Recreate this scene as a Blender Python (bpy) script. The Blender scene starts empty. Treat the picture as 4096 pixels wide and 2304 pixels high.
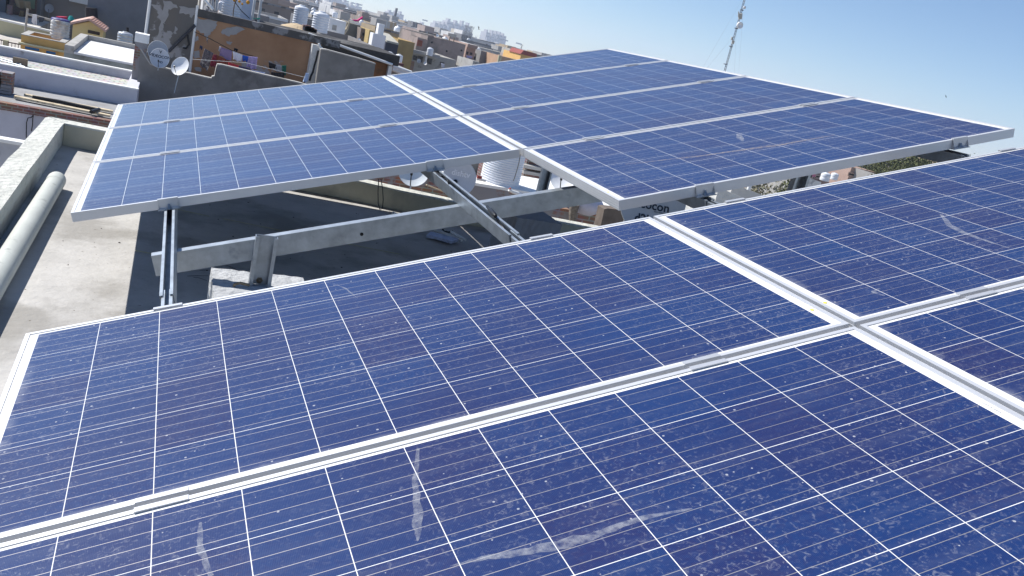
import bpy, math, random
from mathutils import Vector, Matrix
S = bpy.context.scene
COL = S.collection
rnd = random.Random(7)
PI = math.pi

# ---------------------------------------------------------------- camera
# world frame: X = up-slope direction of the solar array, Y = along the array, Z up; origin = low near corner of far array
CAMX = Vector((0.908713, -0.348588, 0.229622))       # image right
CAMD = Vector((0.105507, -0.340424, -0.934334))      # image down
CAMF = Vector((0.403866, 0.873269, -0.272569))       # view direction
CAMC = Vector((0.298551, -2.70829, 1.058793))
FPX = 3330.594
cam_d = bpy.data.cameras.new('camera'); cam = bpy.data.objects.new('camera', cam_d); COL.objects.link(cam)
cam.matrix_world = Matrix(((CAMX.x, -CAMD.x, -CAMF.x, CAMC.x), (CAMX.y, -CAMD.y, -CAMF.y, CAMC.y), (CAMX.z, -CAMD.z, -CAMF.z, CAMC.z), (0, 0, 0, 1)))
cam_d.sensor_width = 36; cam_d.lens = FPX / 4096 * 36; cam_d.clip_start = 0.05; cam_d.clip_end = 20000
S.camera = cam

# ---------------------------------------------------------------- light
SUN = Vector((-0.68, 0.62, 1.0)).normalized()
w = bpy.data.worlds.new('World'); S.world = w; w.use_nodes = True
nt = w.node_tree
sky = nt.nodes.new('ShaderNodeTexSky'); sky.sky_type = 'NISHITA'; sky.sun_disc = False
sky.sun_elevation = math.asin(SUN.z); sky.sun_rotation = math.atan2(SUN.x, SUN.y)
sky.air_density = 1.0; sky.dust_density = 0.0; sky.ozone_density = 6.0; sky.altitude = 1500
nt.links.new(sky.outputs[0], nt.nodes['Background'].inputs[0]); nt.nodes['Background'].inputs[1].default_value = 0.098
ld = bpy.data.lights.new('sun', 'SUN'); ld.energy = 5.0; ld.angle = math.radians(0.53); ld.color = (1.0, 0.965, 0.91)
lo = bpy.data.objects.new('sun', ld); COL.objects.link(lo); lo.rotation_euler = SUN.to_track_quat('Z', 'Y').to_euler()
S.view_settings.view_transform = 'Standard'; S.view_settings.look = 'None'; S.view_settings.gamma = 1; S.view_settings.exposure = 0.38
S.cycles.volume_bounces = 2; S.cycles.max_bounces = 6

# ---------------------------------------------------------------- pixel -> point helpers (photo pixels, 4096 wide)
def ray(x, y): return CAMX * ((x - 2048) / FPX) + CAMD * ((y - 1152) / FPX) + CAMF
def aty(q, Y): d = ray(*q); return CAMC + d * ((Y - CAMC.y) / d.y)
def atz(q, Z): d = ray(*q); return CAMC + d * ((Z - CAMC.z) / d.z)
def depth(P): return (P - CAMC).dot(CAMF)
def cr(x0, y0, k): return lambda x, y: (x0 + x * k, y0 + y * k)
c1 = cr(0, 0, .345); c2 = cr(500, 0, .33126); c3 = cr(1050, 0, .25233); c4 = cr(1500, 0, .29115)
q1 = cr(0, 0, .16562); q5 = cr(560, 0, .22779); g16 = cr(1600, 640, .23292); g21 = cr(2150, 700, .25233)
g27 = cr(2700, 640, .31056); g32 = cr(3200, 540, .25233)

# ---------------------------------------------------------------- mesh helper
class MB:
    def __init__(s): s.v = []; s.f = []; s.sm = []
    def add(s, vs, fs, smooth=False):
        o = len(s.v); s.v += [Vector(p) for p in vs]
        for f in fs: s.f.append([o + i for i in f]); s.sm.append(smooth)
        return s
    def box(s, x0, x1, y0, y1, z0, z1):
        if x1 < x0: x0, x1 = x1, x0
        if y1 < y0: y0, y1 = y1, y0
        if z1 < z0: z0, z1 = z1, z0
        return s.add([(x0, y0, z0), (x1, y0, z0), (x1, y1, z0), (x0, y1, z0), (x0, y0, z1), (x1, y0, z1), (x1, y1, z1), (x0, y1, z1)],
                     [(0, 3, 2, 1), (4, 5, 6, 7), (0, 1, 5, 4), (1, 2, 6, 5), (2, 3, 7, 6), (3, 0, 4, 7)])
    def extr(s, pts, d, smooth=False):                    # closed 3D polygon swept by vector d
        n = len(pts); d = Vector(d); P = [Vector(p) for p in pts]
        s.add(P + [p + d for p in P], [list(range(n))[::-1], [n + i for i in range(n)]])
        s.add(P + [p + d for p in P], [(i, (i + 1) % n, n + (i + 1) % n, n + i) for i in range(n)], smooth)
        return s
    def tube(s, pts, r, n=8, caps=True):
        pts = [Vector(p) for p in pts]; rings = []
        for i, p in enumerate(pts):
            t = (pts[min(i + 1, len(pts) - 1)] - pts[max(i - 1, 0)]).normalized()
            a = t.orthogonal().normalized() if i == 0 else (rings[-1][1] - t * rings[-1][1].dot(t)).normalized()
            rr = r[i] if isinstance(r, (list, tuple)) else r
            b = t.cross(a); rings.append(([p + (a * math.cos(2 * PI * k / n) + b * math.sin(2 * PI * k / n)) * rr for k in range(n)], a))
        vs = [v for rg in rings for v in rg[0]]
        fs = [(i * n + k, i * n + (k + 1) % n, (i + 1) * n + (k + 1) % n, (i + 1) * n + k) for i in range(len(pts) - 1) for k in range(n)]
        s.add(vs, fs, True)
        if caps: s.add(rings[0][0], [list(range(n))[::-1]]); s.add(rings[-1][0], [list(range(n))])
        return s
    def lathe(s, c, prof, n=24, ax=None):                 # prof: (radius, height) list
        c = Vector(c); A = ax or (Vector((1, 0, 0)), Vector((0, 1, 0)), Vector((0, 0, 1)))
        vs = [c + A[0] * (r * math.cos(2 * PI * k / n)) + A[1] * (r * math.sin(2 * PI * k / n)) + A[2] * z for r, z in prof for k in range(n)]
        fs = [(i * n + k, i * n + (k + 1) % n, (i + 1) * n + (k + 1) % n, (i + 1) * n + k) for i in range(len(prof) - 1) for k in range(n)]
        return s.add(vs, fs, True)
    def build(s, name, m, parent=None, loc=None, local=False):
        me = bpy.data.meshes.new(name)
        base = Vector((0, 0, 0))
        if not local: base = Vector(parent.location) if parent else Vector(loc or (0, 0, 0))
        if parent is not None and not local and parent.parent is not None:
            base = base + Vector(parent.parent.location)
        me.from_pydata([tuple(p - base) for p in s.v], [], s.f)
        me.polygons.foreach_set('use_smooth', s.sm)
        me.materials.append(m); me.update()
        o = bpy.data.objects.new(name, me); COL.objects.link(o)
        if parent is not None: o.parent = parent
        elif not local: o.location = base
        return o

def tag(o, label=None, cat=None, group=None, kind=None):
    if label: o['label'] = label
    if cat: o['category'] = cat
    if group: o['group'] = group
    if kind: o['kind'] = kind
    return o
def thing(name, label, cat, loc, group=None):
    o = bpy.data.objects.new(name, None); COL.objects.link(o); o.location = loc; o.empty_display_size = .1
    return tag(o, label, cat, group)

# ---------------------------------------------------------------- materials
def new_mat(name):
    m = bpy.data.materials.new(name); m.use_nodes = True
    return m, m.node_tree.nodes, m.node_tree.links, m.node_tree.nodes['Principled BSDF']
def rgba(c): return (c[0], c[1], c[2], 1)
_mc = {}
def M(name, col, rough=.85, var=.12, vs=3.0, stain=None, bump=0.0, bs=20, metal=0.0, spec=.3, st=(1.2, .5, .06), fine=None):
    if name in _mc: return _mc[name]
    m, N, L, B = new_mat(name)
    B.inputs['Roughness'].default_value = rough; B.inputs['Metallic'].default_value = metal; B.inputs['Specular IOR Level'].default_value = spec
    tc = N.new('ShaderNodeTexCoord')
    nz = N.new('ShaderNodeTexNoise'); nz.inputs['Scale'].default_value = vs; nz.inputs['Detail'].default_value = 6; nz.inputs['Roughness'].default_value = .65
    L.new(tc.outputs['Object'], nz.inputs['Vector'])
    rp = N.new('ShaderNodeValToRGB'); rp.color_ramp.elements[0].position = .3; rp.color_ramp.elements[1].position = .7
    rp.color_ramp.elements[0].color = rgba([c * (1 - var) for c in col]); rp.color_ramp.elements[1].color = rgba([min(c * (1 + var), .95) for c in col])
    L.new(nz.outputs['Fac'], rp.inputs[0]); out = rp.outputs[0]
    if stain:
        sc, th, wd = st
        n2 = N.new('ShaderNodeTexNoise'); n2.inputs['Scale'].default_value = sc; n2.inputs['Detail'].default_value = 5; n2.inputs['Roughness'].default_value = .6
        mp = N.new('ShaderNodeMapping'); mp.inputs['Location'].default_value = (3.7, 1.3, 9.1); L.new(tc.outputs['Object'], mp.inputs[0]); L.new(mp.outputs[0], n2.inputs['Vector'])
        r2 = N.new('ShaderNodeValToRGB'); r2.color_ramp.elements[0].position = th; r2.color_ramp.elements[1].position = th + wd
        r2.color_ramp.elements[0].color = (0, 0, 0, 1); r2.color_ramp.elements[1].color = (1, 1, 1, 1); L.new(n2.outputs['Fac'], r2.inputs[0])
        mx = N.new('ShaderNodeMixRGB'); mx.inputs[2].default_value = rgba(stain); L.new(r2.outputs[0], mx.inputs[0]); L.new(out, mx.inputs[1]); out = mx.outputs[0]
    if fine:                                              # small dark specks / pits
        n3 = N.new('ShaderNodeTexNoise'); n3.inputs['Scale'].default_value = fine[0]; n3.inputs['Detail'].default_value = 3; L.new(tc.outputs['Object'], n3.inputs['Vector'])
        r3 = N.new('ShaderNodeValToRGB'); r3.color_ramp.elements[0].position = fine[1]; r3.color_ramp.elements[1].position = fine[1] + .04
        L.new(n3.outputs['Fac'], r3.inputs[0]); mx = N.new('ShaderNodeMixRGB'); mx.inputs[2].default_value = rgba(fine[2]); L.new(r3.outputs[0], mx.inputs[0]); L.new(out, mx.inputs[1]); out = mx.outputs[0]
    L.new(out, B.inputs['Base Color'])
    if bump:
        nb = N.new('ShaderNodeTexNoise'); nb.inputs['Scale'].default_value = bs; nb.inputs['Detail'].default_value = 5; L.new(tc.outputs['Object'], nb.inputs['Vector'])
        bp = N.new('ShaderNodeBump'); bp.inputs['Strength'].default_value = 1; bp.inputs['Distance'].default_value = bump
        L.new(nb.outputs['Fac'], bp.inputs['Height']); L.new(bp.outputs[0], B.inputs['Normal'])
    _mc[name] = m; return m
def brick_mat(name, c1_, c2_, mortar, scale=1.0, w_=.23, h_=.075, ms=.012, plaster=None):
    if name in _mc: return _mc[name]
    m, N, L, B = new_mat(name); B.inputs['Roughness'].default_value = .9
    tc = N.new('ShaderNodeTexCoord'); sp = N.new('ShaderNodeSeparateXYZ'); L.new(tc.outputs['Object'], sp.inputs[0])
    ad = N.new('ShaderNodeMath'); ad.operation = 'ADD'; L.new(sp.outputs[0], ad.inputs[0]); L.new(sp.outputs[1], ad.inputs[1])
    cb = N.new('ShaderNodeCombineXYZ'); L.new(ad.outputs[0], cb.inputs[0]); L.new(sp.outputs[2], cb.inputs[1])
    br = N.new('ShaderNodeTexBrick'); L.new(cb.outputs[0], br.inputs['Vector']); br.inputs['Scale'].default_value = scale
    br.inputs['Color1'].default_value = rgba(c1_); br.inputs['Color2'].default_value = rgba(c2_); br.inputs['Mortar'].default_value = rgba(mortar)
    br.inputs['Brick Width'].default_value = w_; br.inputs['Row Height'].default_value = h_; br.inputs['Mortar Size'].default_value = ms; br.inputs['Bias'].default_value = 0
    nz = N.new('ShaderNodeTexNoise'); nz.inputs['Scale'].default_value = 5; nz.inputs['Detail'].default_value = 6; L.new(tc.outputs['Object'], nz.inputs['Vector'])
    mx = N.new('ShaderNodeMixRGB'); mx.blend_type = 'MULTIPLY'; mx.inputs[0].default_value = .75; L.new(br.outputs['Color'], mx.inputs[1]); L.new(nz.outputs['Color'], mx.inputs[2])
    g = N.new('ShaderNodeGamma'); g.inputs[1].default_value = .8; L.new(mx.outputs[0], g.inputs[0]); out = g.outputs[0]
    if plaster:
        n2 = N.new('ShaderNodeTexNoise'); n2.inputs['Scale'].default_value = .9; n2.inputs['Detail'].default_value = 6; L.new(tc.outputs['Object'], n2.inputs['Vector'])
        r2 = N.new('ShaderNodeValToRGB'); r2.color_ramp.elements[0].position = plaster[1]; r2.color_ramp.elements[1].position = plaster[1] + .03; L.new(n2.outputs['Fac'], r2.inputs[0])
        m2 = N.new('ShaderNodeMixRGB'); m2.inputs[2].default_value = rgba(plaster[0]); L.new(r2.outputs[0], m2.inputs[0]); L.new(out, m2.inputs[1]); out = m2.outputs[0]
    L.new(out, B.inputs['Base Color']); _mc[name] = m; return m

galv = M('galvanised_steel', (.38, .42, .46), .42, .22, 14, metal=.75, stain=(.22, .25, .29), st=(9, .62, .12), spec=.5)
alu = M('anodised_aluminium', (.64, .65, .67), .45, .04, 5, metal=.45, spec=.4)
alu_side = M('aluminium_clamp', (.56, .57, .59), .4, .06, 9, metal=.45, spec=.5)
black = M('black_plastic', (.012, .012, .014), .4, .1)
rust = M('rusty_bolt', (.25, .2, .14), .6, .3, 60, metal=.5)
concrete = M('roof_concrete', (.49, .475, .45), .9, .16, 2.6, stain=(.33, .315, .29), st=(1.6, .50, .12), bump=.005, bs=30, fine=(42, .69, (.18, .16, .13)))
parapet_paint = M('parapet_limewash', (.58, .58, .525), .9, .10, 4, stain=(.40, .41, .36), st=(7, .60, .08), bump=.02, bs=26, fine=(30, .68, (.33, .32, .28)))
cream = M('cream_plaster', (.56, .52, .40), .9, .13, 3, stain=(.42, .39, .31), st=(2.5, .6, .12), bump=.002)
pipe_mat = M('weathered_pipe', (.52, .54, .50), .6, .08, 6, stain=(.36, .38, .35), st=(12, .6, .1), bump=.0006, bs=60)
whitewash = M('whitewash', (.82, .82, .80), .85, .06, 3)
lav = M('lavender_plaster', (.56, .56, .62), .9, .07, 2, stain=(.44, .43, .47), st=(2, .62, .1))
lavdirty = M('dirty_lavender_plaster', (.46, .47, .51), .9, .15, 2, stain=(.22, .22, .22), st=(1.7, .60, .08))
cement = M('grey_cement_plaster', (.20, .195, .19), .92, .2, 1.4, stain=(.13, .125, .12), st=(1.0, .55, .12))
cement_l = M('light_cement_plaster', (.40, .39, .37), .92, .15, 1.8, stain=(.25, .24, .22), st=(1.2, .58, .1))
darkgrey = M('dark_blue_grey_plaster', (.17, .185, .21), .92, .12, 1.2)
taupe = M('taupe_plaster', (.31, .285, .27), .92, .06, 1.0)
green_grey = M('mossy_cement', (.27, .29, .27), .92, .2, 1.5, stain=(.15, .15, .13), st=(1.0, .52, .15))
ochre = M('ochre_plaster', (.66, .40, .14), .9, .1, 1.4, stain=(.38, .27, .14), st=(1.5, .62, .12))
yellow = M('pale_yellow_plaster', (.72, .60, .30), .9, .06, 1.2)
khaki = M('khaki_plaster', (.50, .47, .32), .9, .06, 1.2)
roofmem = M('white_roof_membrane', (.74, .74, .74), .8, .08, .8, stain=(.62, .62, .60), st=(1.0, .55, .15))
roofdust = M('dusty_roof', (.50, .47, .43), .9, .15, .9, stain=(.36, .33, .30), st=(.8, .55, .15))
white = M('white_paint', (.84, .84, .84), .7, .05, 2)
plastic_white = M('white_tank_plastic', (.78, .80, .83), .45, .04, 2, spec=.5)
blue_shutter = M('blue_shutter', (.02, .13, .36), .5, .08, 4)
darkglass = M('dark_window', (.03, .03, .035), .25, .2)
wood = M('pale_planks', (.62, .52, .36), .85, .22, 7, stain=(.30, .24, .16), st=(4, .6, .06))
tile_pink = M('pink_roof_tile', (.62, .42, .36), .85, .1, 5)
pinkwall = M('pink_brown_plaster', (.34, .27, .245), .92, .14, .5, stain=(.12, .115, .11), st=(.18, .47, .14))
salmon = M('salmon_plaster', (.42, .30, .25), .9, .1, 1)
redpaint = M('red_paint', (.28, .07, .06), .8, .1)
bark = M('dry_bark', (.20, .17, .14), .95, .35, 25, bump=.01)
brick = brick_mat('red_brick', (.26, .10, .07), (.17, .075, .06), (.30, .28, .25))
brick_p = brick_mat('half_plastered_brick', (.36, .14, .08), (.20, .10, .08), (.30, .28, .27), plaster=((.27, .26, .27), .50))
brick_far = brick_mat('far_brick', (.40, .18, .13), (.32, .15, .11), (.36, .3, .28))
paver = brick_mat('roof_pavers', (.66, .64, .60), (.60, .58, .55), (.40, .38, .35), w_=.3, h_=.3, ms=.03)
# pavers lie flat: use x,y
for n_ in paver.node_tree.nodes:
    if n_.type == 'COMBXYZ':
        sp_ = [k for k in paver.node_tree.nodes if k.type == 'SEPXYZ'][0]
        paver.node_tree.links.new(sp_.outputs[0], n_.inputs[0]); paver.node_tree.links.new(sp_.outputs[1], n_.inputs[1])

def wall_patch_mat(name, base, patch, under, th=.52):
    """painted wall with flaking patches and a band of stain below the coping"""
    m, N, L, B = new_mat(name); B.inputs['Roughness'].default_value = .92
    tc = N.new('ShaderNodeTexCoord')
    n1 = N.new('ShaderNodeTexNoise'); n1.inputs['Scale'].default_value = .55; n1.inputs['Detail'].default_value = 7; n1.inputs['Roughness'].default_value = .55; L.new(tc.outputs['Object'], n1.inputs['Vector'])
    r1 = N.new('ShaderNodeValToRGB'); r1.color_ramp.elements[0].position = th; r1.color_ramp.elements[1].position = th + .015; L.new(n1.outputs['Fac'], r1.inputs[0])
    n2 = N.new('ShaderNodeTexNoise'); n2.inputs['Scale'].default_value = .9; n2.inputs['Detail'].default_value = 5; L.new(tc.outputs['Object'], n2.inputs['Vector'])
    r2 = N.new('ShaderNodeValToRGB'); r2.color_ramp.elements[0].position = .35; r2.color_ramp.elements[1].position = .65
    r2.color_ramp.elements[0].color = rgba(base); r2.color_ramp.elements[1].color = rgba(under); L.new(n2.outputs['Fac'], r2.inputs[0])
    mx = N.new('ShaderNodeMixRGB'); mx.inputs[2].default_value = rgba(patch); L.new(r1.outputs[0], mx.inputs[0]); L.new(r2.outputs[0], mx.inputs[1])
    L.new(mx.outputs[0], B.inputs['Base Color']); return m
orange_wall = wall_patch_mat('flaking_orange_plaster', (.43, .25, .14), (.34, .32, .31), (.29, .15, .075), .60)
stained_wall = wall_patch_mat('stained_grey_plaster', (.13, .125, .12), (.33, .32, .32), (.16, .14, .12), .56)

# --- solar glass
PL, PW, PT = 1.9732, 0.992, 0.040
def solar_mat():
    m, N, L, B = new_mat('solar_cells')
    def mt(op, a, b=None, c=None):
        n = N.new('ShaderNodeMath'); n.operation = op
        for i, x in enumerate((a, b, c)):
            if x is None: continue
            if isinstance(x, (int, float)): n.inputs[i].default_value = x
            else: L.new(x, n.inputs[i])
        return n.outputs[0]
    tc = N.new('ShaderNodeTexCoord'); sp = N.new('ShaderNodeSeparateXYZ'); L.new(tc.outputs['Object'], sp.inputs[0])
    u, v = sp.outputs[0], sp.outputs[1]; P = .1588
    cu = mt('DIVIDE', mt('SUBTRACT', u, (PL - 12 * P) / 2), P); cv = mt('DIVIDE', mt('SUBTRACT', v, (PW - 6 * P) / 2), P)
    ins = mt('MULTIPLY', mt('MULTIPLY', mt('GREATER_THAN', cu, 0.008), mt('LESS_THAN', cu, 11.992)), mt('MULTIPLY', mt('GREATER_THAN', cv, 0.008), mt('LESS_THAN', cv, 5.992)))
    fu, fv = mt('FRACT', cu), mt('FRACT', cv)
    gap = mt('MAXIMUM', mt('GREATER_THAN', mt('ABSOLUTE', mt('SUBTRACT', fu, .5)), .5 - .0052), mt('GREATER_THAN', mt('ABSOLUTE', mt('SUBTRACT', fv, .5)), .5 - .0048))
    cell = mt('MULTIPLY', ins, mt('SUBTRACT', 1, gap))
    fb = mt('ABSOLUTE', mt('SUBTRACT', mt('FRACT', mt('MULTIPLY', cv, 4)), .5))
    bus = mt('MULTIPLY', mt('LESS_THAN', fb, .016), cell)
    # thin collecting fingers
    fg = mt('MULTIPLY', mt('GREATER_THAN', mt('FRACT', mt('MULTIPLY', cu, 56)), .86), .05)
    oi = N.new('ShaderNodeObjectInfo')
    cb = N.new('ShaderNodeCombineXYZ'); L.new(mt('FLOOR', cu), cb.inputs[0]); L.new(mt('FLOOR', cv), cb.inputs[1]); L.new(mt('MULTIPLY', oi.outputs['Random'], 50), cb.inputs[2])
    wn = N.new('ShaderNodeTexWhiteNoise'); L.new(cb.outputs[0], wn.inputs['Vector'])
    # offset textures per panel
    off = N.new('ShaderNodeCombineXYZ'); L.new(mt('MULTIPLY', oi.outputs['Random'], 37), off.inputs[0]); L.new(mt('MULTIPLY', oi.outputs['Random'], 91), off.inputs[2])
    va = N.new('ShaderNodeVectorMath'); va.operation = 'ADD'; L.new(tc.outputs['Object'], va.inputs[0]); L.new(off.outputs[0], va.inputs[1])
    vo = N.new('ShaderNodeTexVoronoi'); vo.inputs['Scale'].default_value = 110; L.new(va.outputs[0], vo.inputs['Vector'])
    rc = N.new('ShaderNodeValToRGB'); e = rc.color_ramp.elements
    e[0].position = 0; e[0].color = (.007, .020, .100, 1); e[1].position = 1; e[1].color = (.012, .016, .086, 1)
    x = e.new(.5); x.color = (.006, .028, .122, 1)
    sv = N.new('ShaderNodeSeparateXYZ'); L.new(vo.outputs['Color'], sv.inputs[0])
    L.new(mt('ADD', mt('MULTIPLY', wn.outputs['Value'], .8), mt('MULTIPLY', sv.outputs[0], .2)), rc.inputs[0])
    # broad purple / blue cloudiness
    nzb = N.new('ShaderNodeTexNoise'); nzb.inputs['Scale'].default_value = 2.2; nzb.inputs['Detail'].default_value = 4; L.new(va.outputs[0], nzb.inputs['Vector'])
    mxb = N.new('ShaderNodeMixRGB'); mxb.inputs[2].default_value = (.016, .015, .074, 1); L.new(rc.outputs[0], mxb.inputs[1])
    rb = N.new('ShaderNodeMapRange'); rb.inputs[1].default_value = .45; rb.inputs[2].default_value = .75; rb.inputs[4].default_value = .6; L.new(nzb.outputs['Fac'], rb.inputs[0]); L.new(rb.outputs[0], mxb.inputs[0])
    c_ = N.new('ShaderNodeMixRGB'); L.new(cell, c_.inputs[0]); c_.inputs[1].default_value = (.80, .79, .76, 1); L.new(mxb.outputs[0], c_.inputs[2])
    f_ = N.new('ShaderNodeMixRGB'); L.new(mt('MULTIPLY', fg, cell), f_.inputs[0]); L.new(c_.outputs[0], f_.inputs[1]); f_.inputs[2].default_value = (.55, .6, .7, 1)
    b_ = N.new('ShaderNodeMixRGB'); L.new(mt('MULTIPLY', bus, .5), b_.inputs[0]); L.new(f_.outputs[0], b_.inputs[1]); b_.inputs[2].default_value = (.72, .66, .56, 1)
    # dust: even film + wispy flecks
    n1 = N.new('ShaderNodeTexNoise'); n1.inputs['Scale'].default_value = 72; n1.inputs['Detail'].default_value = 6; n1.inputs['Roughness'].default_value = .7; n1.inputs['Distortion'].default_value = 1.4; L.new(va.outputs[0], n1.inputs['Vector'])
    r1 = N.new('ShaderNodeMapRange'); r1.inputs[1].default_value = .54; r1.inputs[2].default_value = .70; r1.inputs[4].default_value = .24; L.new(n1.outputs['Fac'], r1.inputs[0])
    v2 = N.new('ShaderNodeTexVoronoi'); v2.inputs['Scale'].default_value = 55; v2.feature = 'F1'; L.new(va.outputs[0], v2.inputs['Vector'])
    s2 = N.new('ShaderNodeSeparateXYZ'); L.new(v2.outputs['Color'], s2.inputs[0])
    spk = mt('MULTIPLY', mt('LESS_THAN', v2.outputs['Distance'], mt('MULTIPLY', s2.outputs[1], .17)), mt('GREATER_THAN', s2.outputs[0], .76))
    # dirt collecting along the low edges of the glass
    n4 = N.new('ShaderNodeTexNoise'); n4.inputs['Scale'].default_value = 16; n4.inputs['Detail'].default_value = 6; L.new(va.outputs[0], n4.inputs['Vector'])
    ed = mt('MAXIMUM', mt('SUBTRACT', 1, mt('DIVIDE', mt('SUBTRACT', v, .011), .022)), mt('SUBTRACT', 1, mt('DIVIDE', mt('SUBTRACT', u, .011), .05)))
    ed = mt('MULTIPLY', mt('MAXIMUM', ed, 0), mt('MAXIMUM', mt('MULTIPLY', mt('SUBTRACT', n4.outputs['Fac'], .42), 4), 0))
    # faint wash marks running down the slope
    mp = N.new('ShaderNodeMapping'); mp.inputs['Scale'].default_value = (1.2, 16, 1); L.new(va.outputs[0], mp.inputs[0])
    n5 = N.new('ShaderNodeTexNoise'); n5.inputs['Scale'].default_value = 2.5; n5.inputs['Detail'].default_value = 5; L.new(mp.outputs[0], n5.inputs['Vector'])
    r5 = N.new('ShaderNodeMapRange'); r5.inputs[1].default_value = .5; r5.inputs[2].default_value = .78; r5.inputs[4].default_value = .045; L.new(n5.outputs['Fac'], r5.inputs[0])
    n6 = N.new('ShaderNodeTexNoise'); n6.inputs['Scale'].default_value = 1.6; n6.inputs['Detail'].default_value = 4; L.new(va.outputs[0], n6.inputs['Vector'])
    fl_n = mt('MULTIPLY', r1.outputs[0], mt('MAXIMUM', mt('MULTIPLY', mt('SUBTRACT', n6.outputs['Fac'], .34), 5), .35))
    dust = mt('MINIMUM', mt('ADD', mt('ADD', mt('ADD', fl_n, r5.outputs[0]), mt('MULTIPLY', ed, .5)), mt('MULTIPLY', spk, .6)), .9)
    d_ = N.new('ShaderNodeMixRGB'); L.new(dust, d_.inputs[0]); L.new(b_.outputs[0], d_.inputs[1]); d_.inputs[2].default_value = (.50, .50, .52, 1)
    L.new(d_.outputs[0], B.inputs['Base Color'])
    L.new(mt('MULTIPLY', bus, .5), B.inputs['Metallic'])
    B.inputs['Roughness'].default_value = .45; B.inputs['Specular IOR Level'].default_value = .15
    B.inputs['Coat Weight'].default_value = .8; B.inputs['Coat IOR'].default_value = 1.45
    L.new(mt('ADD', mt('MULTIPLY', n1.outputs['Fac'], .14), .05), B.inputs['Coat Roughness'])
    return m
cells = solar_mat()
smear = M('dried_smear', (.50, .50, .52), .8, .25, 30)
def smear_mat(name, col, alpha):
    m, N, L, B = new_mat(name); tc = N.new('ShaderNodeTexCoord')
    nz = N.new('ShaderNodeTexNoise'); nz.inputs['Scale'].default_value = 55; nz.inputs['Detail'].default_value = 8; nz.inputs['Roughness'].default_value = .75; L.new(tc.outputs['Object'], nz.inputs['Vector'])
    mr = N.new('ShaderNodeMapRange'); mr.inputs[1].default_value = .34; mr.inputs[2].default_value = .68; mr.inputs[4].default_value = alpha; L.new(nz.outputs['Fac'], mr.inputs[0])
    B.inputs['Base Color'].default_value = rgba(col); B.inputs['Roughness'].default_value = .8; L.new(mr.outputs[0], B.inputs['Alpha']); return m
smear_w = smear_mat('white_streak', (.54, .56, .60), .42); smear_t = smear_mat('tan_streak', (.50, .42, .36), .55)

# ---------------------------------------------------------------- our roof
H = -.38
fl = MB(); fl.extr([(-.47, -4.5, H - .15), (4.4, -4.5, H - .15), (4.4, 3.3, H - .15), (3.6, 3.55, H - .15), (-.1, 4.1, H - .15), (-.47, 4.22, H - .15)], (0, 0, .15))
tag(fl.build('rooftop', concrete), kind='structure')
t = thing('building', 'plain concrete building whose rooftop carries the solar panels', 'building', (2, 0, -12))
MB().box(-.46, 4.38, -4.49, 3.25, -12, H - .155).build('wall', cream, t)
# parapet: left run + far run (one upstand)
T = H + .165
def polyz(mb, pts, z0, z1): mb.extr([(x, y, z0) for x, y in pts], (0, 0, z1 - z0))
t = thing('parapet_wall', 'low whitewashed parapet with rough top at left edge of the roof, beside the grey pipe', 'wall', (-.42, 1, H))
mb = MB(); ys = [-4.5 + i * .29 for i in range(31)]
rr = random.Random(3)
outl = [(-.475 + rr.uniform(-.006, .006), y) for y in ys if y < 4.2] + [(-.455, 4.26)]
inn = [(-.345 + rr.uniform(-.002, .002), y) for y in ys if y < 4.0]
polyz(mb, [(-.345, -4.5)] + inn[1:] + [(-.34, 4.10), (-.455, 4.25)] + outl[::-1][1:], H + .002, T)
mb.build('upstand', parapet_paint, t)
t = thing('parapet_wall', 'low cream parapet with bright white top along the far edge of the roof', 'wall', (2, 3.6, H))
pin = [(-.336, 4.10), (-.07, 4.06), (1.7, 3.73), (2.5, 3.47), (3.9, 3.28)]
pout = [(x + .02, y + .125) for x, y in pin]; pout[0] = (-.45, 4.25)
mb = MB(); polyz(mb, pin[::-1] + pout, H + .002, T - .014); mb.build('upstand', cream, t)
mb = MB(); polyz(mb, [(x, y - .006) for x, y in pin[::-1]] + [(x, y + .006) for x, y in pout], T - .013, T + .001); mb.build('coping', parapet_paint, t)
# pipe by the parapet
t = thing('drain_pipe', 'thick weathered grey pipe lying along the left parapet', 'pipe', (-.26, 1, H))
mb = MB(); mb.tube([(-.262, -1.5, H + .052), (-.25, 1, H + .052), (-.236, 2.85, H + .052)], .05, 28, caps=False)
mb.tube([(-.262, -1.5, H + .052), (-.236, 2.845, H + .052)], .043, 28); mb.build('tube', pipe_mat, t)
MB().tube([(-.2375, 2.72, H + .052), (-.2365, 2.835, H + .052)], .0515, 28, caps=False).build('collar', pipe_mat, t)

# ---------------------------------------------------------------- solar array
TH = math.radians(17.65); cT, sT = math.cos(TH), math.sin(TH)
def A2W(P): return Vector((P[0] * cT - P[2] * sT, P[1], P[0] * sT + P[2] * cT))
GU, GV, SEP, DN, DU = .015984, .017511, .249089, -.010135, .015662
def apt(arr, col, ue, row, ve, dz=0.0):
    u = col * (PL + GU) + ue * PL
    if arr == 'F':
        v = row * (PW + GV) + ve * PW; n = 0.0
        if col == 1: n += .000924 + .012918 * (u - 1.96)
    else:
        v = -SEP - PW - row * (PW + GV) + ve * PW; n = DN; u += DU
        v0 = v; vv = v + .3
        n += .002396 * vv + .006594 * u
        u2 = u - .007301 * vv; v = v0 + .007301 * u; u = u2
    return A2W((u, v, n + dz))
def panel_axes(arr, col, row):
    O = apt(arr, col, 0, row, 0); U = (apt(arr, col, 1, row, 0) - O).normalized(); V = (apt(arr, col, 0, row, 1) - O).normalized()
    Nn = U.cross(V).normalized(); V = Nn.cross(U)
    return O, U, V, Nn
LIP = .0115
fr = MB()
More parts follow.
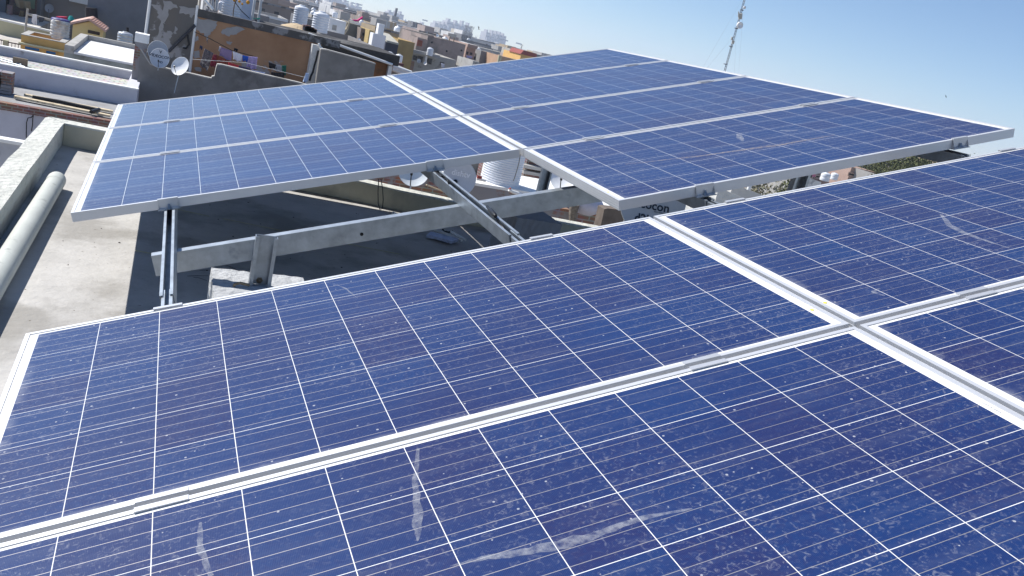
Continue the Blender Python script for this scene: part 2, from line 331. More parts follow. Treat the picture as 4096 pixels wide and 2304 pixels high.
# outer frame: four mitred rails with lip, wall and bottom flange (local coords, top at z=0)
def rail(mb, p0, p1, inward):
    p0, p1, i = Vector(p0), Vector(p1), Vector(inward); d = (p1 - p0).normalized()
    prof = [(0, 0), (LIP, 0), (LIP, -.0022), (.0018, -.0022), (.0018, -PT + .0018), (.026, -PT + .0018), (.026, -PT), (0, -PT)]
    a = [p0 + i * x + d * x + Vector((0, 0, z)) for x, z in prof]; b = [p1 + i * x - d * x + Vector((0, 0, z)) for x, z in prof]; n = len(prof)
    mb.add(a + b, [(k, (k + 1) % n, n + (k + 1) % n, n + k) for k in range(n)])
for p0, p1, i in (((0, 0, 0), (PL, 0, 0), (0, 1, 0)), ((PL, 0, 0), (PL, PW, 0), (-1, 0, 0)), ((PL, PW, 0), (0, PW, 0), (0, -1, 0)), ((0, PW, 0), (0, 0, 0), (1, 0, 0))): rail(fr, p0, p1, i)
# grooves on the short sides
for z in (-.011, -.021, -.031):
    fr.box(-.0006, 0, .001, PW - .001, z - .0008, z + .0008)
fr0 = fr.build('frame', alu, local=True); frame_me = fr0.data; bpy.data.objects.remove(fr0)
gl = MB().add([(.0035, .0035, -.0024), (PL - .0035, .0035, -.0024), (PL - .0035, PW - .0035, -.0024), (.0035, PW - .0035, -.0024), (.0035, .0035, -.0070), (PL - .0035, .0035, -.0070), (PL - .0035, PW - .0035, -.0070), (.0035, PW - .0035, -.0070)],
    [(0, 1, 2, 3), (7, 6, 5, 4), (0, 4, 5, 1), (1, 5, 6, 2), (2, 6, 7, 3), (3, 7, 4, 0)])
g0 = gl.build('glass', cells, local=True); glass_me = g0.data; bpy.data.objects.remove(g0)
jb = MB().box(PL - .16, PL - .06, PW / 2 - .06, PW / 2 + .06, -.03, -.0075)
j0 = jb.build('junction_box', black, local=True); jb_me = j0.data; bpy.data.objects.remove(j0)
def local_obj(name, me, par):
    o = bpy.data.objects.new(name, me); COL.objects.link(o); o.parent = par; return o
def text_mesh(txt, size, m, xf, spacing=1.0, depth_=0.0, align='LEFT', bold=0.0, shear=0.0):
    cu = bpy.data.curves.new('lettering', 'FONT'); cu.body = txt; cu.size = size; cu.space_character = spacing; cu.align_x = align; cu.offset = bold; cu.shear = shear; cu.resolution_u = 3
    o = bpy.data.objects.new('lettering', cu); COL.objects.link(o); dg = bpy.context.evaluated_depsgraph_get()
    me = bpy.data.meshes.new_from_object(o.evaluated_get(dg)); bpy.data.objects.remove(o); bpy.data.curves.remove(cu)
    for vtx in me.vertices: vtx.co = xf(vtx.co)
    me.materials.clear(); me.materials.append(m); return me
ink = M('grey_print', (.25, .26, .30), .8, .1); ink_red = M('red_print', (.5, .18, .16), .8, .1); yel = M('yellow_sticker', (.80, .68, .05), .6, .05)
def lowlabel(x, y, z=-.0019): return lambda c: Vector((x + c.y * -1.0, y + c.x, z))     # text running along v on the end margin
lab1 = text_mesh('MADE IN INDIA', .0065, ink, lambda c: Vector((PL - .0135 - .006 - c.y * 1.0, .60 - c.x, -.0021)))
st1 = MB(); st1.lathe((PL - .022, .11, -.0021), [(.0001, 0), (.0055, 0), (.0055, -.0004)], 14)
s0 = st1.build('sticker', yel, local=True); st_me = s0.data; bpy.data.objects.remove(s0)
names = {('F', 0, 1): 'nearest panel of the far array, low column, with the bare bays in front of it',
         ('F', 0, 2): 'middle panel in the low left column of the far array',
         ('F', 0, 3): 'farthest panel in the low left column of the far array',
         ('F', 1, 0): 'nearest panel in the high right column of the far array, its corner jutting out',
         ('F', 1, 1): 'second panel from the front in the high right column of the far array',
         ('F', 1, 2): 'third panel from the front in the high right column of the far array',
         ('F', 1, 3): 'farthest panel in the high right column, against the sky and city',
         ('N', 0, 0): 'large blue panel in the left middle of the near array, its upper left corner free',
         ('N', 0, 1): 'foreground blue panel at bottom centre with a long white smear',
         ('N', 1, 0): 'near array panel at the right edge with a curved white scratch',
         ('N', 1, 1): 'near array panel cut by the right edge below the crossing of the white frames',
         ('N', 0, 2): 'panel of the near array just below the picture bottom', ('N', 1, 2): 'near array panel in the bottom right corner'}
panels = {}
for (arr, c_, r_), lb in names.items():
    if (arr, c_, r_) == ('N', 0, 2): continue
    O, U, V, Nn = panel_axes(arr, c_, r_)
    t = thing('solar_panel', lb, 'solar panel', O, 'solar panels in the two tilted arrays')
    t.rotation_mode = 'QUATERNION'; t.rotation_quaternion = Matrix((U, V, Nn)).transposed().to_quaternion()
    local_obj('frame', frame_me, t); local_obj('glass', glass_me, t); local_obj('junction_box', jb_me, t)
    l_ = bpy.data.objects.new('sticker', st_me); COL.objects.link(l_); l_.parent = t
    if c_ == 1: l_.location = (-PL + .042, .02, 0)
    if arr == 'N': local_obj('printed_label', lab1, t) if c_ == 0 else None
    panels[(arr, c_, r_)] = (t, O, U, V, Nn)
def on_panel(key, q):
    t, O, U, V, Nn = panels[key]; d = ray(*q); P = CAMC + d * ((O - CAMC).dot(Nn) / d.dot(Nn)); P = P - O
    return Vector((P.dot(U), P.dot(V), 0))
def streak(key, pts, wid, m, name='dried_streak'):
    t = panels[key][0]; P = [on_panel(key, q) for q in pts]; mb = MB(); rs = random.Random(len(pts) * 7 + int(wid[0] * 1e5)); L_, R_ = [], []
    # subdivide for a ragged outline
    Q, W_ = [], []
    for i in range(len(P) - 1):
        for k in range(6): Q.append(P[i].lerp(P[i + 1], k / 6)); W_.append(wid[i] + (wid[i + 1] - wid[i]) * k / 6)
    Q.append(P[-1]); W_.append(wid[-1])
    for i, p in enumerate(Q):
        d = (Q[min(i + 1, len(Q) - 1)] - Q[max(i - 1, 0)]).normalized(); n = Vector((-d.y, d.x, 0))
        L_.append(p + n * W_[i] * rs.uniform(.6, 1.2) + Vector((0, 0, -.0020))); R_.append(p - n * W_[i] * rs.uniform(.6, 1.2) + Vector((0, 0, -.0020)))
    n = len(Q); mb.add(L_ + R_, [(i, i + 1, n + i + 1, n + i) for i in range(n - 1)])
    o = mb.build(name, m, local=True); o.parent = t
streak(('N', 0, 1), [(1672, 1790), (1660, 1930), (1672, 2080), (1670, 2160)], [.003, .006, .011, .002], smear_w)
streak(('N', 0, 1), [(800, 2085), (798, 2190), (845, 2300)], [.003, .006, .004], smear_w)
streak(('N', 0, 1), [(2770, 2030), (2560, 2070), (2340, 2150), (2120, 2200), (1950, 2225), (1800, 2260)], [.002, .007, .013, .012, .006, .001], smear_w)
streak(('N', 1, 0), [(3765, 855), (3800, 900), (3860, 930), (3960, 965), (4040, 990)], [.004, .012, .010, .005, .002], smear_w)
streak(('N', 1, 0), [(3520, 1150), (3490, 1165), (3540, 1180)], [.002, .006, .002], smear_w)
streak(('F', 1, 0), [(2500, 655), (2800, 622), (3100, 580), (3340, 538)], [.003, .008, .014, .003], smear_t)
streak(('F', 1, 0), [(2955, 535), (2962, 548), (2972, 562)], [.012, .018, .006], smear_w)
streak(('F', 1, 0), [(3120, 520), (3160, 522), (3190, 518)], [.01, .02, .006], smear_w)
streak(('F', 0, 2), [(780, 560), (900, 545), (1000, 530)], [.002, .006, .002], smear_w)
streak(('N', 0, 0), [(1330, 1130), (1380, 1150), (1430, 1190)], [.001, .003, .001], smear_w)

# purlins, clamps, beams, posts -------------------------------------------------
def chan(mb, u, v0, v1, ntop, w_=.041, h_=.055, lip=.010, tk=.003):
    """lipped channel, open upward, running along v, in array coordinates"""
    h2 = w_ / 2
    prof = [(-h2, 0), (-h2 + lip, 0), (-h2 + lip, -.008), (-h2 + lip - tk, -.008), (-h2 + lip - tk, -tk), (-h2 + tk, -tk), (-h2 + tk, -h_ + tk), (h2 - tk, -h_ + tk), (h2 - tk, -tk), (h2 - lip + tk, -tk), (h2 - lip + tk, -.008), (h2 - lip, -.008), (h2 - lip, 0), (h2, 0), (h2, -h_), (-h2, -h_)]
    a = [A2W((u + x, v0, ntop + z)) for x, z in prof]; b = [A2W((u + x, v1, ntop + z)) for x, z in prof]; n = len(prof)
    mb.add(a + b, [(k, (k + 1) % n, n + (k + 1) % n, n + k) for k in range(n)] + [list(range(n))[::-1], [n + k for k in range(n)]])
NT = -PT - .002
PUR = [(.375, 'lowest'), (1.548, 'second'), (2.36, 'third'), (3.645, 'highest')]
for u, nm in PUR:
    t = thing('purlin', {'lowest': 'left galvanised channel rail bridging the gap under the low end of the arrays', 'second': 'galvanised channel rail crossing the bare gap diagonally with a black cable connector on it', 'third': 'galvanised channel rail under the middle of the high right panels', 'highest': 'galvanised channel rail under the outer high end of the right panels'}[nm], 'channel rail', A2W((u, 1, NT)), 'rails carrying the panels')
    mb = MB(); chan(mb, u, -.045, 4.0, NT); mb.build('channel', galv, t)
    mb = MB(); chan(mb, u + .001, -.17, .02, NT - .006, w_=.033, h_=.045); mb.build('splice', galv, t)
    mb = MB(); chan(mb, u + .006, -3.3, -.20, NT + DN - .004); mb.build('channel', galv, t)
def clamp_mid(u, v, arr, dn=0.0):
    # saddle between two rows
    mb = MB(); hw = .048
    pr = [(-.0275, .0), (-.0275, .003), (-.0075, .003), (-.0075, -.018), (.0075, -.018), (.0075, .003), (.0275, .003), (.0275, 0), (.0105, 0), (.0105, -.021), (-.0105, -.021), (-.0105, 0)]
    pr = [(y * (.8 if abs(y) > .02 else 1), z * (.7 if z > 0 else 1) + .0004) for y, z in pr]
    a = [A2W((u - hw, v + y, dn + z)) for y, z in pr]; b = [A2W((u + hw, v + y, dn + z)) for y, z in pr]; n = len(pr)
    mb.add(a + b, [(k, (k + 1) % n, n + (k + 1) % n, n + k) for k in range(n)] + [list(range(n))[::-1], [n + k for k in range(n)]])
    return mb
def clamp_end(u, v, s, dn=0.0):
    # Z shaped end clamp; s = -1 faces towards the viewer, +1 away. body reaches down to the rail
    mb = MB(); hw = .040
    pr = [(.010, .0045), (.010, .001), (-.0015, .001), (-.0015, -PT + .004), (-.016, -PT + .004), (-.016, -PT + .0015), (-.0045, -PT + .0015), (-.0045, .0045)]
    pr = [(y * (-s), z) for y, z in pr]
    a = [A2W((u - hw, v + y, dn + z)) for y, z in pr]; b = [A2W((u + hw, v + y, dn + z)) for y, z in pr]; n = len(pr)
    mb.add(a + b, [(k, (k + 1) % n, n + (k + 1) % n, n + k) for k in range(n)] + [list(range(n))[::-1], [n + k for k in range(n)]])
    return mb
def bolt(u, v, n0, n1=.016):
    mb = MB(); ax = (A2W((1, 0, 0)), Vector((0, 1, 0)), A2W((0, 0, 1)))
    mb.lathe(A2W((u, v, n0)), [(.0001, n1), (.0045, n1), (.0045, .007), (.0085, .007), (.0085, 0), (.0125, 0), (.0125, -.002), (.0001, -.002)], 6, ax); return mb
mids = []
for k in (1, 2, 3):
    for u in ((.375, 1.548) if k > 1 else ()) + (2.36, 3.645):
        mids.append((u, k * (PW + GV) - GV / 2, 'F', .0135 * max(0, u - 1.96) + .001))
for u in (.39, 1.575, 2.40, 3.66):
    mids.append((u, -SEP - PW - GV / 2 + .0073 * u, 'N', DN + .0066 * u - .0023))
    mids.append((u, -SEP - 2 * PW - GV * 1.5 + .0073 * u, 'N', DN + .0066 * u - .0045))
for i, (u, v, a, dn) in enumerate(mids):
    if a == 'N' and v < -2: continue
    side = ['lowest rail', 'second rail', 'third rail', 'highest rail'][min(range(4), key=lambda k: abs(PUR[k][0] - u))]
    rowt = ('between the two near array rows' if a == 'N' else 'in the %s joint of the far array' % ['front', 'middle', 'back'][min(2, int(round(v)) - 1)])
    t = thing('panel_clamp', 'flat metal mid clamp %s over the %s' % (rowt, side), 'clamp', A2W((u, v, 0)), 'clamps between panels')
    clamp_mid(u, v, a, dn).build('plate', alu_side, t)
ends = [(.375, PW + GV, -1, 0, 'low front edge of the far array over the left rail'), (1.548, PW + GV, -1, 0, 'low front edge of the far array beside the black connector'),
        (2.36, 0, -1, .006, 'front edge of the jutting right panel, nearer its corner'), (3.645, 0, -1, .023, 'front edge of the jutting right panel, near the sky'),
        (.39, -SEP + .003, 1, DN + .0025, 'back edge of the near array at its low end'), (1.575, -SEP + .012, 1, DN + .0105, 'back edge of the near array over the diagonal rail'),
        (2.34, -SEP + .018, 1, DN + .0155, 'back edge of the near array under the jutting panel'), (3.66, -SEP + .027, 1, DN + .0245, 'back edge of the near array at the far right'),
        ]
for u, v, s, dn, lb in ends:
    t = thing('end_clamp', 'end clamp on the ' + lb, 'clamp', A2W((u, v, 0)), 'end clamps of the arrays')
    clamp_end(u, v, s, dn).build('plate', alu_side, t)
    bolt(u, v + s * .0095, dn - PT + .004).build('bolt', galv, t)
    if s < 0:
        mb = MB(); P = [A2W((u + a_, v + b_, dn - PT + c__)) for a_, b_, c__ in ((-.045, -.021, -.001), (.045, -.021, -.001), (.045, .0, -.001), (-.045, .0, -.001))]
        mb.extr(P, A2W((0, 0, .0025))); mb.build('washer_plate', galv, t)
# beams along the slope
def beam(u0, u1, vf, nt, hh, fl_, label, loc):
    t = thing('beam', label, 'beam', A2W(loc), 'sloping beams under the rails')
    tk = .003
    pr = [(0, 0), (fl_, 0), (fl_, -.012), (fl_ - tk, -.012), (fl_ - tk, -tk), (tk, -tk), (tk, -hh + tk), (fl_ - tk, -hh + tk), (fl_ - tk, -hh + .012), (fl_, -hh + .012), (fl_, -hh), (0, -hh)]
    a = [A2W((u0, vf + y, nt + z)) for y, z in pr]; b = [A2W((u1, vf + y, nt + z)) for y, z in pr]; n = len(pr)
    mb = MB(); mb.add(a + b, [(k, (k + 1) % n, n + (k + 1) % n, n + k) for k in range(n)] + [list(range(n))[::-1], [n + k for k in range(n)]])
    mb.build('channel', galv, t)
    return t
b1 = beam(.302, 3.85, .565, NT - .056, .083, .04, 'long galvanised beam crossing the bare gap below the panels, a bolt hole in its face', (1.5, .57, -.1))
hq = aty((1447, 937), .565 - .002)
mb = MB(); mb.lathe(hq, [(.0001, 0), (.0075, 0)], 14, (Vector((1, 0, 0)), Vector((0, 0, 1)), Vector((0, -1, 0)))); mb.build('bolt_hole', black, b1)
beam(.30, 3.85, 3.24, NT - .056, .083, .04, 'galvanised beam under the far rows of panels, mostly hidden', (1.5, 3.24, -.1))
beam(.30, 3.85, -1.9, NT - .07, .083, .04, 'galvanised beam under the near array, hidden below the blue panels', (1.5, -1.9, -.1))
def post(x, y, z0, z1, label, wd=.084, flg=.036):
    t = thing('post', label, 'post', (x, y, z0), 'steel posts of the frame')
    tk = .003; lp = .014; h2 = wd / 2
    # C open towards the viewer (-y); web at the back
    pr = [(-h2, 0), (-h2, -flg), (-h2 + lp, -flg), (-h2 + lp, -flg + tk), (-h2 + tk, -flg + tk), (-h2 + tk, -tk), (h2 - tk, -tk), (h2 - tk, -flg + tk), (h2 - lp, -flg + tk), (h2 - lp, -flg), (h2, -flg), (h2, 0)]
    mb = MB(); mb.extr([(x + a_, y + b_, z0) for a_, b_ in pr], (0, 0, z1 - z0)); mb.build('channel', galv, t)
    return t
def pedestal(x0, x1, y0, y1, z1, label, m):
    t = thing('concrete_block', label, 'concrete block', ((x0 + x1) / 2, (y0 + y1) / 2, H), 'concrete footings of the posts')
    rs = random.Random(int(x0 * 100)); nx, ny, nz = 14, 14, 8; mb = MB()
    def P(i, j, k):
        a, b, c = i / nx, j / ny, k / nz
        x, y, z = x0 + (x1 - x0) * a, y0 + (y1 - y0) * b, H + .002 + (z1 - H - .002) * c
        return Vector((x, y, z))
    idx = {}
    def V_(i, j, k):
        if (i, j, k) not in idx:
            p = P(i, j, k); rs2 = random.Random(i * 977 + j * 31 + k * 7 + int(x0 * 1000)); s = .0035
            if 0 < k: p += Vector((rs2.uniform(-s, s), rs2.uniform(-s, s), rs2.uniform(-s, s) * .6))
            idx[(i, j, k)] = len(mb.v); mb.v.append(p)
        return idx[(i, j, k)]
    for i in range(nx):
        for j in range(ny): mb.f.append([V_(i, j, nz), V_(i + 1, j, nz), V_(i + 1, j + 1, nz), V_(i, j + 1, nz)]); mb.sm.append(False)
    for k in range(nz):
        for i in range(nx):
            mb.f.append([V_(i, 0, k), V_(i + 1, 0, k), V_(i + 1, 0, k + 1), V_(i, 0, k + 1)]); mb.f.append([V_(i + 1, ny, k), V_(i, ny, k), V_(i, ny, k + 1), V_(i + 1, ny, k + 1)]); mb.sm += [False] * 2
        for j in range(ny):
            mb.f.append([V_(0, j + 1, k), V_(0, j, k), V_(0, j, k + 1), V_(0, j + 1, k + 1)]); mb.f.append([V_(nx, j, k), V_(nx, j + 1, k), V_(nx, j + 1, k + 1), V_(nx, j, k + 1)]); mb.sm += [False] * 2
    mb.build('block', m, t); return t
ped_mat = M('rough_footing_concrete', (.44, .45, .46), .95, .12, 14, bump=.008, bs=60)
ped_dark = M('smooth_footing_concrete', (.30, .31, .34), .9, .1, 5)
ZP = -.068
pedestal(.545, .915, .345, .705, ZP, 'rough pale concrete block in the sun under the short post', ped_mat)
p1 = post(.723, .5645, ZP, .137, 'short galvanised post standing on the rough concrete block, carrying the low end of the beam')
MB().lathe(aty((1028, 1001 - 27), .562), [(.0001, .006), (.009, .006), (.009, 0), (.011, 0)], 6, (Vector((1, 0, 0)), Vector((0, 0, 1)), Vector((0, -1, 0)))).build('bolt', galv, p1)
MB().lathe((.722, .561, -.052), [(.0001, .008), (.008, .008), (.008, 0), (.014, 0)], 6, (Vector((1, 0, 0)), Vector((0, 0, 1)), Vector((0, -1, 0)))).build('bolt', rust, p1)
MB().tube([(.68, .50, ZP + .012), (.645, .50, ZP + .018), (.625, .497, ZP + .012), (.622, .497, ZP + .002)], .006, 8).build('anchor_hook', rust, p1)
xr = aty((3185, 730), .5645).x
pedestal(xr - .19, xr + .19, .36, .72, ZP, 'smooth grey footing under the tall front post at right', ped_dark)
post(xr, .5645, ZP, xr * .318 - .1, 'tall galvanised post seen in the slit under the jutting panel')
post(.723, 3.24, H, .137, 'short galvanised post at the back left of the far array')
xr2 = aty((2150, 740), 3.2).x
post(xr2 + .04, 3.2, H, xr2 * .318 - .11, 'tall galvanised back post beside the ribbed water tank')
post(.723, -1.9, H, .137, 'short galvanised post under the near array'); post(xr, -1.9, H, .9, 'tall galvanised post under the near array')
# dark footing block at the back
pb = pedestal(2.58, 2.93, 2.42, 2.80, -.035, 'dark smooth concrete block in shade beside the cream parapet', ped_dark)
# black connector and cables on the second rail
def wire(name, label, pts, r, m=black, cat='cable', grp=None):
    mb = MB(); mb.tube(pts, r, 6); o = mb.build(name, m, loc=pts[0]); return tag(o, label, cat, grp)
def onN(q, n):          # pixel -> point on a plane parallel to the array at height n
    d = ray(*q); Nn = A2W((0, 0, 1)); return CAMC + d * ((A2W((0, 0, n)) - CAMC).dot(Nn) / d.dot(Nn))
t = thing('cable_connector', 'black plug connector lying on the diagonal rail', 'connector', onN((1965, 840), NT + .01))
a_, b_ = onN(g16(1500, 800), NT + .012), onN(g16(1640, 970), NT + .012)
MB().tube([a_, a_.lerp(b_, .3), a_.lerp(b_, .35), a_.lerp(b_, .9), b_], [.006, .007, .010, .011, .007], 10).build('plug', black, t)
MB().tube([b_, onN(g16(1700, 1080), NT - .01), onN(g16(1790, 1180), NT - .02)], .003, 6).build('lead', black, t)
t = thing('cable_connector', 'black plug connector tucked under the end clamp of the diagonal rail', 'connector', onN((1750, 700), NT))
a_, b_ = onN(g16(600, 220), NT - .01), onN(g16(720, 310), NT - .006)
MB().tube([a_, a_.lerp(b_, .4), b_], [.010, .011, .010], 10).build('plug', black, t)
MB().tube([b_, onN(g16(800, 330), NT + .004), onN(g16(835, 400), NT + .004), onN(g16(860, 500), NT - .03), onN(g16(890, 600), NT - .05)], .003, 6).build('lead', black, t)
# dangling loop of cable from the front edge of far array
lp = [aty(q, 1.02) for q in ((1515, 715), (1512, 770), (1513, 815), (1520, 838), (1530, 835), (1533, 800), (1531, 760), (1524, 715))]
wire('cable_loop', 'thin black cable loop dangling below the far array', lp, .0022)
# yellow chalk lines on the floor
mk = M('pale_yellow_chalk', (.50, .48, .30), .9, .2, 10)
def floor_line(q0, q1_, label):
    a, b = atz(q0, H + .004), atz(q1_, H + .004); d = (b - a).normalized(); n = Vector((-d.y, d.x, 0)) * .0045
    mb = MB(); mb.extr([a - n, b - n, b + n, a + n], (0, 0, .002)); tag(mb.build('string', mk, loc=a), label, 'string', 'pale strings on the roof floor')
c6 = cr(500, 600, .44861)
floor_line(c6(90, 895), c6(240, 925), 'short pale string at the shadow edge left of the beam end')
floor_line(c6(460, 528), c6(752, 592), 'pale string lying in shade beside the left rail')
floor_line(c6(872, 612), c6(1450, 730), 'pale string lying in shade behind the beam')
floor_line(c6(1970, 835), c6(2450, 930), 'pale string lying in shade in front of the beam')
# pipes and plastic on the floor at right of gap
t = thing('plastic_pipe', 'white plastic pipe lying on the roof beside the blue plastic wrap', 'pipe', atz(g16(640, 1200), H), 'thin pipes on the roof')
MB().tube([atz(g16(600, 1195), H + .012), atz(g16(1060, 1380), H + .012)], .011, 10).build('tube', whitewash, t)
t = thing('plastic_pipe', 'short white plastic pipe crossing the longer pipe by the bright floor patch', 'pipe', atz(g16(950, 1290), H), 'thin pipes on the roof')
MB().tube([atz(g16(880, 1230), H + .026), atz(g16(1130, 1372), H + .036)], .009, 10).build('tube', whitewash, t)
t = thing('plastic_pipe', 'white plastic pipe end by the foot of the cream parapet', 'pipe', atz((1575, 858), H), 'thin pipes on the roof')
MB().tube([atz((1572, 852), H + .012), atz((1640, 885), H + .012)], .012, 10).build('tube', whitewash, t)
t = thing('plastic_pipe', 'white plastic pipe along the cream parapet right of the dark block', 'pipe', atz((2240, 922), H), 'thin pipes on the roof')
MB().tube([atz((2225, 915), H + .03), atz((2400, 940), H + .03)], .016, 10).build('tube', whitewash, t)
pl = M('blue_white_plastic', (.45, .50, .68), .5, .2, 30, bump=.01, bs=40)
pts = [atz(g16(*q), H + .01) for q in ((445, 1330), (520, 1275), (700, 1310), (1000, 1400), (880, 1440), (600, 1360))]
mb = MB(); mb.extr(pts, (0, 0, .02)); tag(mb.build('plastic_wrap', pl, loc=pts[0]), 'crumpled bluish plastic wrap lying in shade on the roof', 'plastic sheet')
t = thing('wall_stub', 'dark twisted scrap on the bright floor patch under the beam', 'scrap', atz(g16(800, 1225), H))
MB().tube([atz(g16(735, 1190), H + .03), atz(g16(760, 1225), H + .008), atz(g16(830, 1240), H + .012), atz(g16(890, 1235), H + .015), atz(g16(895, 1218), H + .03)], .006, 6).build('strip', black, t); t.name = 'scrap_strip'
# debris and cracks on the roof floor
deb = M('dark_grit', (.10, .09, .08), .95, .3, 40); rs = random.Random(12)
for lb_, qs in (('scatter of dark grit on the shaded floor beneath the far array', [(rs.uniform(.5, 3.0), rs.uniform(.9, 3.4)) for k in range(46)]), ('scatter of dark grit on the sunlit floor near the pipe', [(rs.uniform(-.1, .22), rs.uniform(-.6, 3.3)) for k in range(16)])):
    mb = MB()
    for x_, y_ in qs:
        s_ = rs.uniform(.002, .0065); mb.lathe((x_, y_, H + .0005), [(.0008, s_ * .7), (s_ * .8, s_ * .45), (s_, 0)], 6)
    tag(mb.build('grit', deb, loc=(qs[0][0], qs[0][1], H)), lb_, 'grit', kind='stuff')
def crack(q_, lb_):
    P_ = [atz(c6(*q), H + .0015) for q in q_]; mb = MB()
    for a__, b__ in zip(P_[:-1], P_[1:]):
        d__ = (b__ - a__).normalized(); n__ = Vector((-d__.y, d__.x, 0)) * .0018; mb.extr([a__ - n__, b__ - n__, b__ + n__, a__ + n__], (0, 0, .0008))
    tag(mb.build('wire', black, loc=P_[0]), lb_, 'wire', 'thin dark cracks behind the concrete block')  # narrow black strips laid on the floor to draw its cracks
crack([(900, 1025), (950, 1045), (985, 1062)], 'short thin dark crack in the floor just above the concrete block')
crack([(665, 1072), (755, 1070), (760, 1068)], 'thin dark crack running towards the concrete block, upper one'); crack([(555, 1125), (650, 1120), (740, 1122)], 'thin dark crack running towards the concrete block, middle one'); crack([(610, 1135), (660, 1140), (730, 1165)], 'thin dark crack running towards the concrete block, lowest one')
#@@BACKGROUND
# ================================================================= BACKGROUND
GZ = -12.0
def house(name, label, cat, x0, x1, y0, y1, zt, m, roofm=None, par=.45, th=.14, zb=GZ, coping=None, group=None, parts=True):
    """flat roofed block: walls with parapet, recessed roof"""
    x0, x1 = min(x0, x1), max(x0, x1)
    t = thing(name, label, cat, ((x0 + x1) / 2, y0, zb), group)
    mb = MB(); zr = zt - par
    mb.box(x0, x1, y0, y0 + th, zb, zt); mb.box(x0, x1, y1 - th, y1, zb, zt)
    mb.box(x0, x0 + th, y0 + th, y1 - th, zb, zt); mb.box(x1 - th, x1, y0 + th, y1 - th, zb, zt)
    mb.build('wall', m, t)
    MB().box(x0 + th, x1 - th, y0 + th, y1 - th, zr - .15, zr).build('roof', roofm or roofdust, t)
    if coping:
        mb = MB(); e = .02
        mb.box(x0 - e, x1 + e, y0 - e, y0 + th + e, zt, zt + .03); mb.box(x0 - e, x1 + e, y1 - th - e, y1 + e, zt, zt + .03)
        mb.box(x0 - e, x0 + th + e, y0 + th + e, y1 - th - e, zt, zt + .03); mb.box(x1 - th - e, x1 + e, y0 + th + e, y1 - th - e, zt, zt + .03)
        mb.build('coping', coping, t)
    return t
def win(t, Y, tl, br, frame=white, pane=darkglass, name='window', fw=.05, sill=False):
    a, b = aty(tl, Y), aty(br, Y); x0, x1, z0, z1 = min(a.x, b.x), max(a.x, b.x), min(a.z, b.z), max(a.z, b.z)
    return winx(t, Y, x0, x1, z0, z1, frame, pane, name, fw)
def winx(t, Y, x0, x1, z0, z1, frame=white, pane=darkglass, name='window', fw=.05):
    mb = MB(); mb.box(x0, x1, Y - .05, Y - .003, z1 - fw, z1); mb.box(x0, x1, Y - .05, Y - .003, z0, z0 + fw)
    mb.box(x0, x0 + fw, Y - .05, Y - .003, z0 + fw, z1 - fw); mb.box(x1 - fw, x1, Y - .05, Y - .003, z0 + fw, z1 - fw)
    f = mb.build(name, frame, t); MB().box(x0 + fw, x1 - fw, Y - .02, Y - .004, z0 + fw, z1 - fw).build('pane' if name == 'window' else 'leaf', pane, f); return f
def wall(label, pts, Y, th, m, coping=None, name='wall', cat='wall', cw=.03, low=None):
    """free standing wall: outline from photo at distance Y with real thickness"""
    P = [aty(q, Y) for q in pts]
    if low is not None: P = [Vector((p.x, p.y, low if i in (len(P) - 1, len(P) - 2) else p.z)) for i, p in enumerate(P)]
    t = thing(name, label, cat, P[-1]); MB().extr(P[::-1], (0, th, 0)).build('masonry', m, t)
    if coping:
        mb = MB(); top = P[:-2]
        for a, b in zip(top[:-1], top[1:]):
            mb.extr([a + Vector((0, -.02, .002)), b + Vector((0, -.02, .002)), b + Vector((0, -.02, cw)), a + Vector((0, -.02, cw))], (0, th + .04, 0))
        mb.build('coping', coping, t)
    return t
def tank(label, qb, wpx, hpx, Y, m=plastic_white, ribs=5, group=None, lid=True, name='water_tank', neck=.45):
    """upright plastic tank; qb = photo pixel of bottom centre, wpx/hpx its size in photo pixels"""
    P = aty(qb, Y); s = depth(P) / FPX; r = wpx * s / 2; h = hpx * s; P = P + Vector((0, r, 0))
    t = thing(name, label, 'water tank', P, group)
    prof = [(r * .97, 0)]
    for i in range(ribs):
        z0 = h * .80 * (i + .1) / ribs; z1 = h * .80 * (i + .9) / ribs; zm = (z0 + z1) / 2
        prof += [(r * .95, z0), (r, z0 + (z1 - z0) * .25), (r, z1 - (z1 - z0) * .25), (r * .95, z1)]
    prof += [(r * .97, h * .82), (r * .9, h * .88), (r * neck, h * .95), (r * .02, h * .955)]
    MB().lathe(P, [(.001, 0)] + prof, 26).build('body', m, t)
    if lid: MB().lathe(P, [(r * .40, h * .945), (r * .42, h * .99), (r * .38, h), (.001, h * 1.005)], 18).build('lid', m, t)
    return t
